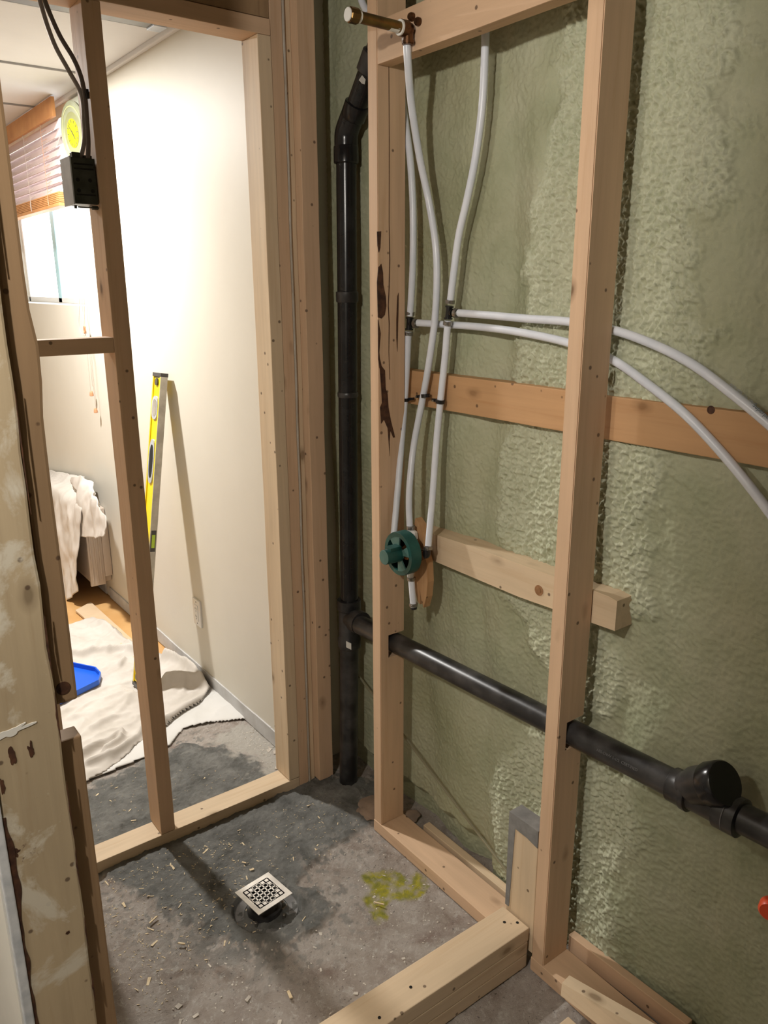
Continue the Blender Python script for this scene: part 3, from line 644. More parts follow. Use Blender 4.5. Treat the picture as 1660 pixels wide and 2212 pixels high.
def clip(label,c,d,tail,nail):
    c=Vector(c); d=Vector(d).normalized(); o=empty('pipe_clip',c,label,'pipe clip')
    tl=Vector(tail); nl=Vector(nail)
    part('strap',lambda bm:(lathe(bm,c-d*.0045,d,[(0,R_),(0,R_+.003),(.009,R_+.003),(.009,R_)],24),
        prism(bm,[c-d*.0045+Vector((.004,0,0)),c+d*.0045+Vector((.004,0,0)),tl+d*.0035,tl-d*.0035],(.006,0,0))),M['black'],o)
    part('nail_head',lambda bm:lathe(bm,nl,(-1,0,0),[(0,.0028),(.0015,.0026),(.002,.0018)],14),M['ring'],o)
q=[(1.297,1.640,1.310),(1.297,1.568,1.312),(1.297,1.496,1.321)]
clip('black pipe clip on the left white tube, over the orange brown plank',q[0],Vector([(1.297,1.641,1.289)][0])-Vector(q[0]),[(1.303,1.614,1.314)][0],[(1.287,1.633,1.311)][0])
clip('black pipe clip tilted on the middle white tube, over the orange brown plank',(Vector([(1.298,1.555,1.329)][0])),(.0,.12,1),[(1.300,1.597,1.322)][0],[(1.298,1.594,1.322)][0])
clip('black pipe clip on the right white tube, over the orange brown plank',q[2],Vector([(1.297,1.499,1.300)][0])-Vector(q[2]),[(1.303,1.537,1.320)][0],[(1.300,1.528,1.319)][0])
pa,pb=[(1.296,0.690,1.405),(1.296,0.655,1.382)]
text('Superpex',.0105,pa,Vector(pb)-Vector(pa),(-1,-.6,.25),M['ink'],h2)
pa,pb=[(1.296,0.736,1.435),(1.296,0.694,1.409)]
text('ASTM F876 1/2in 100psi',.0058,pa,Vector(pb)-Vector(pa),(-1,-.6,.35),mat('pale_blue_print',(.33,.37,.42),.6),h2)

# ================================================ SHOWER VALVE
vc=Vector([(1.195,1.526,0.930)][0])
va=empty('shower_valve',vc,'green guarded shower valve mounted by the split stud','valve')
ax=Vector((-1,0,0))
gc=vc+Vector((0,.004,.001))
def _guard(bm):
    # rim
    n=56; ro,ri=.058,.046
    lathe(bm,gc+Vector((.026,0,0)),(-1,0,0),[(0,ro),(.030,ro),(.032,ro-.001),(.032,ri),(.030,ri),(0,.052)],n)
part('guard_rim',_guard,[M['green']],va)
def _spokes(bm):
    for a0,wd in ((70,.46),(160,.30),(250,.36),(340,.50)):
        P=[];a0=math.radians(a0)
        for k in range(7):
            a=a0-wd+2*wd*k/6; P.append(gc+Vector((-.0055,math.cos(a)*.0475,math.sin(a)*.0475)))
        for k in range(5):
            a=a0+wd*1.15-2.3*wd*k/4; P.append(gc+Vector((-.0055,math.cos(a)*.018,math.sin(a)*.018)))
        prism(bm,P,(.004,0,0))
    lathe(bm,gc+Vector((-.0015,0,0)),(-1,0,0),[(0,.020),(.0045,.020)],32)
part('guard_spokes',_spokes,M['green_face'],va,False)
def _hub(bm):
    b=gc+Vector((-.004,0,0))
    lathe(bm,b,(-1,0,0),[(0,.0205),(.046,.0195),(.047,.019)],32)
    add_box(bm,b+Vector((-.036,-.014,.006)),b+Vector((0,.012,.025)),.002)
part('guard_hub',_hub,M['green'],va)
part('hub_face',lambda bm:lathe(bm,gc+Vector((-.0508,0,0)),(-1,0,0),[(0,.0192),(.001,.0186)],32),M['green_face'],va)
bc=vc+Vector((.038,0,0))
def _body(bm):
    lathe(bm,bc+Vector((.018,0,0)),(-1,0,0),[(0,.020),(.004,.024),(.030,.024),(.040,.018)],28)
    add_cyl(bm,bc,bc+Vector((0,-.004,.030)),.0135); add_cyl(bm,bc,bc+Vector((0,0,-.035)),.012)
    add_cyl(bm,bc,bc+Vector((0,-.045,0)),.012); add_cyl(bm,bc,bc+Vector((0,.030,0)),.012)
    add_cyl(bm,bc+Vector((0,-.02,-.002)),bc+Vector((0,-.036,-.002)),.0165,seg=8)
part('brass_body',_body,M['copper'],va)
qa=[(1.243,1.544,0.989),(1.243,1.540,0.945),(1.243,1.472,0.947),(1.243,1.505,0.927)]
def _white(bm):
    a=Vector(qa[0]); b=Vector(qa[1])
    d=(b-a).normalized(); lathe(bm,a,d,[(0,.0095),(.006,.0095),(.012,.0165),(.030,.0175),(.032,.014)],8)
part('white_adapter',_white,M['white'],va,False)
part('upper_crimp_band',lambda bm:(ringp(bm,qa[0],(0,.02,1)),ear(bm,qa[0],(0,0,1),(-1,-.5,0))),M['ring'],va)
def _elb(bm):
    e=Vector([(1.244,1.480,0.933)][0]); add_tube(bm,[e+Vector((.0,-.0,.012)),e+Vector((0,0,0)),e+Vector((0,.012,-.006))],.0105,18,6)
    add_cyl(bm,e+Vector((0,.006,-.003)),bc+Vector((0,-.03,0)),.0085); lathe(bm,e+Vector((0,.012,-.004)),(0,1,0),[(0,.012),(.007,.012)],18)
    lathe(bm,e+Vector((0,.028,-.004)),(0,1,0),[(0,.014),(.006,.014)],18)
part('black_elbow',_elb,M['black'],va)
part('side_crimp_band',lambda bm:(ringp(bm,[(1.246,1.477,0.950)][0],(0,.15,1)),ear(bm,[(1.246,1.477,0.950)][0],(0,0,1),(-1,-.9,0))),M['ring'],va)
sb=[(1.243,1.545,0.879),(1.243,1.543,0.836),(1.243,1.541,0.858)]
part('lower_adapter',lambda bm:lathe(bm,Vector(sb[0]),Vector(sb[1])-Vector(sb[0]),[(0,.0125),(.014,.0125),(.016,.010),(.030,.0095)],8),M['white'],va,False)
s2=[(1.243,1.541,0.847),(1.243,1.530,0.768)]
stub=single('water_tube',lambda bm:add_cyl(bm,Vector(s2[0])+Vector((0,0,.0)),s2[1],R_,seg=20),M['pex'],'short capped white stub hanging below the green valve guard','water tube',s2[0])
part('tube_cap',lambda bm:lathe(bm,Vector(s2[1]),Vector(s2[1])-Vector(s2[0]),[(-.002,.0085),(.0,.0092),(.005,.0085)],20),M['black'],stub)
for q in (s2[0],(Vector(s2[1])-(Vector(s2[1])-Vector(s2[0])).normalized()*.008)):
    part('crimp_band',lambda bm,q=q:(ringp(bm,q,(0,0,1)),ear(bm,q,(0,0,1),(-1,-.6,0))),M['ring'],stub)
# brass shower arm
n0,n1=[Vector(p) for p in [(1.038,1.495,2.129),(1.191,1.495,2.129)]]
n1=Vector((1.188,1.497,n0.z-.001))
sa=empty('brass_stub_pipe',n1,'brown brass shower arm stub pointing left from the top rail','pipe')
part('nipple',lambda bm:add_cyl(bm,n0+Vector((.008,0,0)),n1,.0112,seg=26),M['brass'],sa)
part('end_cap',lambda bm:lathe(bm,n0+Vector((.018,0,0)),(-1,0,0),[(0,.0115),(.001,.0150),(.020,.0150),(.024,.011)],10),M['brass'],sa,False)
part('cap_disc',lambda bm:lathe(bm,n0+Vector((-.005,0,0)),(-1,0,0),[(0,.0132),(.002,.0125)],24),M['sticker'],sa)
part('tape_wrap',lambda bm:lathe(bm,n0+Vector((.024,0,0)),(-1,0,0),[(0,.0118),(.007,.0125)],24),M['sticker'],sa)
part('tape_wrap',lambda bm:(lathe(bm,n1+Vector((-.022,0,0)),(1,0,0),[(0,.0155),(.005,.0155)],24),lathe(bm,n1+Vector((-.050,0,0)),(1,0,0),[(0,.0114),(.024,.0114)],24)),M['sticker'],sa)
def _ell(bm):
    lathe(bm,n1+Vector((-.018,0,0)),(1,0,0),[(0,.0165),(.016,.0165),(.018,.0135),(.026,.013)],24)
    add_cyl(bm,n1+Vector((.002,0,0)),n1+Vector((.002,0,-.030)),.0115); lathe(bm,n1+Vector((.002,0,-.022)),(0,0,-1),[(0,.0135),(.006,.0135)],20)
    for s in ((0,-.020,.012),(0,.002,.026),(0,.020,-.004)):
        lathe(bm,n1+Vector((.016,0,0))+Vector(s),(-1,0,0),[(0,.0085),(.006,.0085),(.010,.006)],18)
part('drop_ear_elbow',_ell,M['copper'],sa)
part('crimp_band',lambda bm:(ringp(bm,[(1.192,1.503,2.108)][0],(0,0,1),.0115,.008)),M['ring'],sa)

# ================================================ FLOOR DRAIN
dc=Vector((.781,1.588,0)); 
cor=[Vector(p) for p in [(0.718,1.636,0.045),(0.833,1.650,0.045),(0.846,1.544,0.045),(0.736,1.530,0.045)]]
cc=sum(cor,Vector())/4; ux=((cor[2]-cor[3])+(cor[1]-cor[0])).normalized(); uy=Vector((0,0,1)).cross(ux)
fd=empty('floor_drain',(cc.x,cc.y,0),'square stainless floor drain grate raised above the wet mortar','floor drain')
def _grate(bm):
    h=((cor[2]-cor[3]).length+(cor[0]-cor[3]).length)/4; N=6; s=.0130; g=.0096; half=N*s/2
    zt=.0465; zb=.0445
    # frame and lattice
    def q(x0,y0,x1,y1):
        P=[cc+ux*a+uy*b for a,b in ((x0,y0),(x1,y0),(x1,y1),(x0,y1))]; prism(bm,[Vector((p.x,p.y,zb)) for p in P],(0,0,zt-zb))
    lim=half
    xs=[-h,-lim]+[]; 
    q(-h,-h,h,-lim); q(-h,lim,h,h); q(-h,-lim,-lim,lim); q(lim,-lim,h,lim)
    b=(s-g)/2
    for i in range(N+1):
        x=-lim+i*s; q(x-b,-lim,x+b,lim); q(-lim,x-b,lim,x+b)
    for i in range(N):
        for j in range(N):
            x=(i-(N-1)/2)*s; y=(j-(N-1)/2)*s
            if math.hypot(x,y)>.0370: q(x-s/2,y-s/2,x+s/2,y+s/2)
part('grate',_grate,M['steel'],fd,False)
part('riser',lambda bm:lathe(bm,(cc.x,cc.y,.000),(0,0,1),[(-.012,.046),(.004,.046),(.004,.036),(.044,.036),(.044,.033),(-.012,.033)],32),M['abs_dusty'],fd)
part('pipe_dark_disc',lambda bm:lathe(bm,(cc.x,cc.y,.030),(0,0,1),[(0,.0332),(.001,.0332)],32),M['blackvoid'],fd,False)  # black disc standing in for the shade inside the drain pipe
part('flange_ring',lambda bm:lathe(bm,(.785,1.583,-.014),(0,0,1),[(-.004,.060),(.003,.060),(.004,.082),(.0055,.0835),(-.004,.0835)],48),M['mortar_grey'],fd)
for a in (.4,2.0,3.7,5.2): part('bolt',lambda bm:lathe(bm,(.785+.055*math.cos(a),1.583+.055*math.sin(a),-.012),(0,0,1),[(0,.005),(.014,.005),(.015,.003)],6),M['ring'],fd,False)

# ================================================ ELECTRICAL BOX, CABLES
bx=empty('electrical_box',(.655,2.02,1.785),'steel electrical box on the left side of the brown stud, two cables entering its top','electrical box')
def _bxs(bm):
    add_box(bm,(.600,1.992,1.786),(.6555,2.062,1.886),.002)
part('box_body',_bxs,M['darkbox'],bx,False)
def _ko(bm):
    for z in (1.872,1.862,1.806): add_box(bm,(.606,1.9905,z-.0016),(.650,1.9925,z+.0016),.0005)
    for x,z in ((.612,1.838),(.640,1.838),(.612,1.815),(.644,1.815)): lathe(bm,(x,1.9925,z),(0,-1,0),[(0,.0045),(.001,.0045)],14)
part('knockout',_ko,M['blackvoid'],bx,False)
part('side_plate',lambda bm:add_box(bm,(.5975,1.990,1.784),(.6005,2.066,1.888),.0008),M['greybox'],bx,False)
part('cable_clamp',lambda bm:(add_box(bm,(.607,2.000,1.886),(.626,2.018,1.898),.001),add_box(bm,(.634,2.0,1.886),(.652,2.018,1.893),.001)),M['darkbox'],bx,False)
part('mounting_screw',lambda bm:(add_cyl(bm,(.608,1.998,1.779),(.656,1.998,1.779),.0016,seg=10),lathe(bm,(.600,1.998,1.779),(1,0,0),[(0,.004),(.005,.004)],12),lathe(bm,(.640,1.998,1.779),(1,0,0),[(0,.0045),(.014,.0045)],12)),M['darkbox'],bx)
def flat_tube(bm,pts,r): add_tube(bm,pts,r,14,12,flat=.75)
single('power_cable',lambda bm:flat_tube(bm,[(0.574,2.000,2.236),(0.587,2.000,2.186),(0.607,2.000,2.135),(0.632,2.000,2.093),(0.645,2.000,2.058),(0.650,2.000,2.016),(0.649,2.000,1.968),(0.647,2.000,1.919),(0.640,2.000,1.867)],.0052),M['cable'],'darker grey cable, the right of two, running down to the steel box','cable',[(0.650,2.000,2.016)][0])
single('power_cable',lambda bm:flat_tube(bm,[(0.568,2.012,2.242),(0.579,2.012,2.187),(0.588,2.012,2.148),(0.601,2.012,2.110),(0.624,2.012,2.067),(0.646,2.012,2.022),(0.646,2.012,1.969),(0.642,2.012,1.925),(0.626,2.012,1.877)],.0050),M['cable2'],'paler grey cable, the left of two, bending into the steel box','cable',[(0.624,2.012,2.067)][0])
sp_=single('cable_staple',lambda bm:(add_box(bm,(.652,1.992,2.018),(.676,2.016,2.027),.001),add_box(bm,(.650,1.990,2.012),(.6565,1.997,2.032),.001),add_box(bm,(.672,1.988,2.0195),(.690,1.9925,2.0255),.001)),M['black'],'small black staple holding both grey cables to the stud','staple',(.66,2,2.02),False)
# steel channel at the ceiling of the room beyond
ch=single('steel_channel',lambda bm:(add_box(bm,(.2,2.60,2.372),(1.105,2.603,2.403)),add_box(bm,(.2,2.603,2.372),(1.105,2.655,2.374)),add_box(bm,(.2,2.653,2.372),(1.105,2.656,2.403))),simple_noise_mat('galvanized_channel',(.24,.24,.235),(.18,.18,.175),12,.5,.1,80,metal=.4),'grey steel channel across the ceiling of the cream room','channel',(.65,2.63,2.39),False)
part('end_clip',lambda bm:(add_box(bm,(1.075,2.598,2.366),(1.118,2.66,2.404),.002)),M['greybox'],ch,False)
part('clip_hole',lambda bm:(lathe(bm,(1.097,2.5985,2.385),(0,-1,0),[(0,.006),(.001,.006)],14)),M['blackvoid'],ch,False)

# ================================================ BLIND, CORDS, CLOCK
BX=1.150
bl=empty('window_blind',(BX,4.7,2.35),'orange wood blind with pale slats above the bright window','blind')
part('valance',lambda bm:add_box(bm,(1.118,3.90,2.318),(1.133,5.7,2.398),.002),M['blind'],bl,False)
zs=[2.300-.0365*i for i in range(8)]
for i,z in enumerate(zs):
    def _sl(bm,z=z):
        a=math.radians(63); cx=Vector((BX,0,z)); u=Vector((math.cos(a),0,math.sin(a)))*.0255; n=Vector((-math.sin(a),0,math.cos(a)))*.0014
        prism(bm,[Vector((0,3.97,0))+cx+p for p in (-u-n,u-n,u+n,-u+n)],(0,1.7,0))
    part('slat',_sl,M['slat'],bl,False)
def _stk(bm):
    for i in range(6): add_box(bm,(BX-.024,3.965,1.975+.0075*i),(BX+.024,5.67,1.981+.0075*i),.0008)
part('stacked_slats',_stk,M['blind'],bl,False)
part('bottom_rail',lambda bm:add_box(bm,(BX-.026,3.965,1.958),(BX+.026,5.67,1.973),.002),M['blind'],bl,False)
for y in (4.13,4.45,4.80,5.15):
    def _ld(bm,y=y):
        for dx in (-.027,.027): add_cyl(bm,(BX+dx,y,2.32),(BX+dx,y,1.97),.0010,seg=6)
        for z in zs: add_cyl(bm,(BX-.027,y,z-.017),(BX+.027,y,z+.015),.0009,seg=6)
        add_tube(bm,[(BX-.028,y,2.015),(BX-.029,y+.004,1.99),(BX-.028,y-.006,1.965)],.0016,6,4)
    part('ladder_cord',_ld,M['tassel'] if y<4.2 else M['cord'],bl)
cy=[Vector(p) for p in [(1.165,3.904,1.558),(1.165,3.920,1.431),(1.165,3.848,1.559),(1.165,3.928,1.410),(1.165,3.827,1.559),(1.165,3.916,1.281),(1.165,3.924,1.112),(1.165,3.873,1.283),(1.165,3.879,1.037)]]
cord=single('blind_cord',lambda bm:(add_tube(bm,[(1.165,3.893,1.723),(1.165,3.954,1.537),(1.165,4.001,1.429),(1.165,3.974,1.382),(1.165,3.932,1.379)],.0011,6),add_tube(bm,[(1.165,3.845,1.722),(1.165,3.919,1.516),(1.165,3.913,1.432),(1.165,3.924,1.258),(1.165,3.931,1.114)],.0011,6),add_tube(bm,[(1.165,3.818,1.721),(1.165,3.913,1.432),(1.165,3.887,1.283),(1.165,3.894,1.140)],.0011,6),add_tube(bm,[(1.165,3.913,1.432),(1.165,3.873,1.283),(1.165,3.879,1.119),(1.165,3.879,1.037)],.0011,6)),M['cord'],'thin blind cords hanging beside the window with wooden tassels','blind cord',cy[3])
for p in [(1.165,3.923,1.115),(1.165,3.885,1.038)]:
    part('tassel',lambda bm,p=p:lathe(bm,p,(0.02,0,-1),[(0,.003),(.003,.0065),(.012,.0085),(.022,.010),(.024,.007)],14),M['tassel'],cord)
part('cord_knot',lambda bm:[add_tube(bm,[Vector([(1.160,3.906,1.406)][0])+Vector((0,.010*math.cos(a+k),.016*math.sin(a))) for a in [x*.9 for x in range(8)]],.0030,8,5) for k in (0,.8)],M['tassel'],cord)
# clock
k0=Vector([(1.125,3.642,2.214)][0]); kn=Vector((-1,-.10,-.06)).normalized()
ck=empty('wall_clock',k0,'round cream clock with yellow face overlapping the blind','clock')
part('rim',lambda bm:lathe(bm,k0-kn*.012,kn,[(0,.105),(.006,.121),(.014,.123),(.018,.119),(.017,.108),(.019,.100),(.019,.082),(.016,.078),(.013,.070)],64),M['clockrim'],ck)
part('rim_line',lambda bm:lathe(bm,k0+kn*.006,kn,[(0,.103),(.0022,.103),(.0022,.098),(0,.098)],64),simple_noise_mat('bright_rim_line',(.38,.38,.17),(.34,.35,.19),5,.3),ck)
part('dial',lambda bm:lathe(bm,k0+kn*.001,kn,[(0,.055),(.0065,.055)],48),M['clockface'],ck)
ku,kv=Vector((0,0,1)),None
ku=(ku-kn*ku.dot(kn)).normalized(); kv=ku.cross(kn).normalized()
def _hand(a,L,wd): 
    def f(bm):
        d=ku*math.cos(a)+kv*math.sin(a); s=ku.cross(kn).normalized()*math.cos(a)-ku*math.sin(a); b=k0+kn*.0085
        prism(bm,[b-d*.012-s*wd,b+d*L-s*wd*.4,b+d*L+s*wd*.4,b-d*.012+s*wd],kn*.0012)
    return f
part('hour_hand',_hand(2.5,.030,.0025),M['darkgrey'],ck,False); part('minute_hand',_hand(-.75,.048,.0018),M['darkgrey'],ck,False)
for i in range(12):
    a=i*math.pi/6; d=ku*math.cos(a)+kv*math.sin(a); s_=kn.cross(d); b=k0+kn*.0076
    part('hour_mark',lambda bm:prism(bm,[b+d*.040-s_*.0018,b+d*.051-s_*.0018,b+d*.051+s_*.0018,b+d*.040+s_*.0018],kn*.0008),M['darkgrey'],ck,False)
vp_=[(1.185,3.820,2.396)][0]
single('wall_plate',lambda bm:add_box(bm,(1.176,3.72,2.29),(1.1895,3.86,2.375),.003),simple_noise_mat('pale_green_plate',(.72,.76,.66),(.68,.73,.62),5,.4),'pale greenish plate on the wall beside the blind, above the clock','wall plate',(1.18,3.79,2.33),False)

# ================================================ OUTLET, LEVEL
oc=Vector((1.188,2.870,.311))
ou=empty('wall_outlet',oc,'white double outlet plate low on the cream wall','outlet')
part('cover_plate',lambda bm:add_box(bm,oc+Vector((-.006,-.036,-.058)),oc+Vector((.002,.036,.058)),.002),M['white'],ou)
part('socket_insert',lambda bm:add_box(bm,oc+Vector((-.0085,-.0165,-.034)),oc+Vector((-.005,.0165,.034)),.0008),M['white'],ou)
for z in (.017,-.017):
    def _slots(bm):
        add_box(bm,oc+Vector((-.0090,.004,z-.002)),oc+Vector((-.0084,.0065,z+.007))); add_box(bm,oc+Vector((-.0090,-.0065,z-.002)),oc+Vector((-.0084,-.0045,z+.006)))
        lathe(bm,oc+Vector((-.0084,0,z-.009)),(-1,0,0),[(0,.0026),(.0006,.0026)],10)
    part('socket_slots',_slots,M['darkgrey'],ou,False)
for z in (.047,-.047): part('plate_screw',lambda bm:lathe(bm,oc+Vector((-.0058,0,z)),(-1,0,0),[(0,.003),(.0008,.003)],10),M['darkgrey'],ou,False)
# spirit level leaning on the wall
b0=Vector([(0.940,2.938,0.022)][0]); tp=Vector([(1.160,2.995,1.278)][0])
ld=(tp-b0); LL=ld.length; ld.normalize()
lw=Vector((0,1,0)); lw=(lw-ld*lw.dot(ld)).normalized(); lt=ld.cross(lw).normalized()
if lt.x<0: lt=-lt
# wide web faces -X (toward the room); thickness runs along lt
Wd,Th=.082,.028
lv=empty('spirit_level',b0,'long yellow spirit level leaning against the cream wall','spirit level')
def LP(a,b,c): return b0+ld*a+lw*b+lt*c
def lbox(bm,a0,a1,b0_,b1_,c0,c1):
    prism(bm,[LP(a0,b0_,c0),LP(a0,b1_,c0),LP(a0,b1_,c1),LP(a0,b0_,c1)],ld*(a1-a0))
part('web',lambda bm:lbox(bm,.02,LL-.02,-Wd/2+.004,Wd/2-.004,-Th/2+.004,Th/2-.004),M['yellow'],lv,False)
def _fl(bm): lbox(bm,.012,LL-.012,-Wd/2,-Wd/2+.003,-Th/2,Th/2); lbox(bm,.012,LL-.012,Wd/2-.003,Wd/2,-Th/2,Th/2)
part('aluminium_edge',_fl,M['alu'],lv,False)
def _yr(bm):
    for c in (-Th/2,): 
        lbox(bm,.012,LL-.012,-Wd/2+.003,-Wd/2+.010,c,c+.005); lbox(bm,.012,LL-.012,Wd/2-.010,Wd/2-.003,c,c+.005)
part('yellow_rail',_yr,M['yellow'],lv,False)
for a_ in (0,LL-.014): part('end_cap',lambda bm:lbox(bm,a_,a_+.014,-Wd/2-.001,Wd/2+.001,-Th/2-.001,Th/2+.001),M['darkgrey'],lv,False)
def oval(bm,a,hl,hw,c0,c1,n=28):
    P=[]
    for i in range(n):
        t_=2*math.pi*i/n; ca,sa_=math.cos(t_),math.sin(t_)
        P.append(LP(a+math.copysign(abs(ca)**.7,ca)*hl,math.copysign(abs(sa_)**.9,sa_)*hw,c0))
    prism(bm,P,lt*(c1-c0))
for a,hl,hw in ((LL-.135,.046,.029),(.105,.046,.029)):
    vb=part('vial_bezel',lambda bm,a=a,hl=hl,hw=hw:oval(bm,a,hl,hw,-Th/2-.001,Th/2-.002),M['greybox'],lv,False)
    part('vial_window',lambda bm,a=a,hl=hl,hw=hw:oval(bm,a,hl*.72,hw*.72,-Th/2-.0018,-Th/2),M['steel'],vb,False)
hg=part('hand_grip_bezel',lambda bm:oval(bm,LL-.345,.088,.027,-Th/2-.001,Th/2-.002),M['greybox'],lv,False)
part('hand_hole',lambda bm:oval(bm,LL-.345,.066,.018,-Th/2-.0018,-Th/2),M['blackvoid'],hg,False)
for a in (LL-.035,.045): part('cap_notch',lambda bm,a=a:oval(bm,a,.014,.013,-Th/2-.0015,-Th/2+.004),M['darkgrey'],lv,False)
part('plumb_window_frame',lambda bm:lbox(bm,LL-.70,LL-.615,-Wd/2-.001,-Wd/2+.001,-.010,.010),M['darkgrey'],lv,False)
part('plumb_vial',lambda bm:lbox(bm,LL-.685,LL-.632,-Wd/2-.0018,-Wd/2,-.0065,.0065),M['vial'],lv,False)

# ================================================ FLOOR OF THE CREAM ROOM
single('floor_trim_strip',lambda bm:prism(bm,[(0.977,3.949,0.010),(1.075,4.014,0.010),(1.092,3.161,0.010),(1.027,3.073,0.010)],(0,0,-.009)),M['tan'],'flat tan strip lying on the floor along the cream wall','strip',[(1.026,3.547,0.010)][0],False)
# blue tray
bt=[Vector(p) for p in [(0.601,3.324,0.030),(0.772,3.289,0.030),(0.841,3.177,0.030),(0.842,3.114,0.030),(0.814,3.054,0.030),(0.641,2.988,0.030),(0.513,2.955,0.030)]]
def _tray(bm):
    P=bt; cen=sum(P,Vector())/len(P)
    prism(bm,[Vector((p.x,p.y,.024)) for p in P],(0,0,.003))
    I=[cen+(p-cen)*.955 for p in P]
    n=len(P)
    for i in range(n):
        a,b=P[i],P[(i+1)%n]; c_,d_=I[(i+1)%n],I[i]
        prism(bm,[Vector((q.x,q.y,.025)) for q in (a,b,c_,d_)],(0,0,.022))
tr=single('plastic_tray',_tray,M['blue'],'blue plastic tray with a raised rim on the drop cloth','tray',sum(bt,Vector())/7,False)
# white sheet beneath and canvas cloth on top
def cloth(name,outer,z0,folds,m,label,step=.006,wr=.004,seed=0,edge=.02):
    P=np.array([(p[0],p[1]) for p in outer]); x=np.arange(P[:,0].min()-.03,P[:,0].max()+.03,step); y=np.arange(P[:,1].min()-.03,P[:,1].max()+.03,step)
    X,Y=np.meshgrid(x,y,indexing='ij'); sd=sdpoly(X,Y,P)+npnoise(X,Y,7,seed)*.012
    rdg=1-np.abs(npnoise(X*.5+Y*.35,Y*1.0-X*.6,9,seed+20))*2.2
    Zc=np.clip(rdg,0,1)**2*wr*1.1+z0+np.abs(fbm(X,Y,4,4,seed+3))*wr*2+fbm(X,Y,14,3,seed+7)*wr*.5
    for pts,h,wd in folds:
        q=np.array([(p[0],p[1]) for p in pts]); d=np.full(X.shape,1e9)
        for a,b in zip(q[:-1],q[1:]):
            e=b-a; t_=np.clip(((X-a[0])*e[0]+(Y-a[1])*e[1])/(e@e),0,1); d=np.minimum(d,np.hypot(X-a[0]-e[0]*t_,Y-a[1]-e[1]*t_))
        Zc+=h*1.45*np.exp(-(d/(wd*.8))**2)
    Zc=z0*.6+(Zc-z0*.6)*np.clip(-sd/edge+.15,.15,1)
    if name=='drop_cloth':
        tb=np.array([(p.x,p.y) for p in bt]); sdt=sdpoly(X,Y,tb); Zc=np.where(sdt<.03,np.minimum(Zc,.021),Zc)
        Zc=np.where(np.hypot(X-b0.x,Y-b0.y)<.06,np.minimum(Zc,.020),Zc)
    o=gridmesh(name,np.stack([X,Y,Zc],-1),m,keep=sd<0)
    so=o.modifiers.new('thickness','SOLIDIFY'); so.thickness=.0015
    return tag(o,label,'cloth')
cloth('plastic_sheet',[(0.520,2.452,0.000),(0.581,2.451,0.000),(0.807,2.453,0.000),(0.889,2.476,0.000),(0.973,2.556,-0.000),(1.059,2.540,0.000),(1.185,2.473,0.000),(1.221,2.492,0.000),(1.230,2.690,0.000),(1.227,2.790,0.000),(1.146,3.061,0.000),(0.974,2.885,0.000),(0.602,2.739,0.000)],.006,[],M['sheet'],'white sheet on the floor under the edge of the canvas cloth',wr=.002,seed=90)
F=[([(0.711,3.477,0.000),(0.813,3.410,0.000),(0.926,3.365,0.000),(0.996,3.335,0.000),(1.058,3.270,0.000)],.022,.018),([(0.984,3.240,0.000),(0.948,3.185,0.000)],.010,.010),
 ([(1.131,3.128,0.000),(1.171,3.042,0.000),(1.178,2.888,0.000),(1.168,2.785,0.000)],.030,.022),([(1.049,2.900,0.000),(1.126,2.866,0.000),(1.176,2.794,0.000),(1.170,2.736,0.000)],.030,.030),([(1.173,2.743,0.000),(1.064,2.678,0.000),(0.950,2.635,0.000),(0.858,2.584,0.000)],.028,.022),
 ([(0.607,2.588,0.000),(0.696,2.611,0.000),(0.767,2.645,0.000),(0.741,2.588,0.000),(0.676,2.553,0.000)],.020,.015),([(0.602,2.521,0.000),(0.698,2.518,0.000),(0.805,2.585,-0.000),(0.865,2.658,0.000)],.016,.016),([(0.660,2.941,0.000),(0.784,2.936,0.000),(0.929,2.919,0.000)],.006,.02),([(0.690,2.751,0.000),(0.767,2.774,0.000),(0.821,2.818,0.000),(0.900,2.894,0.000)],.008,.02),([(0.640,2.871,0.000),(0.737,2.848,0.000),(0.858,2.880,0.000)],.006,.02),
 ([(1.032,3.704,0.000),(1.041,3.529,0.000),(1.067,3.353,0.000)],.010,.02)]
cloth('drop_cloth',[(0.791,3.786,0.000),(0.901,3.790,0.000),(1.022,3.818,0.000),(1.065,3.749,0.000),(1.067,3.529,0.000),(1.080,3.330,0.000),(1.138,3.226,0.000),(1.185,3.076,0.000),(1.201,2.965,0.000),(1.183,2.755,0.000),(1.086,2.684,0.000),(0.951,2.626,0.000),(0.862,2.572,0.000),(0.792,2.549,0.000),(0.706,2.484,0.000),(0.578,2.440,0.000),(0.445,2.447,0.000)],.010,F,M['canvas'],'crumpled cream canvas drop cloth spread on the floor of the cream room',wr=.008,seed=40,edge=.035)
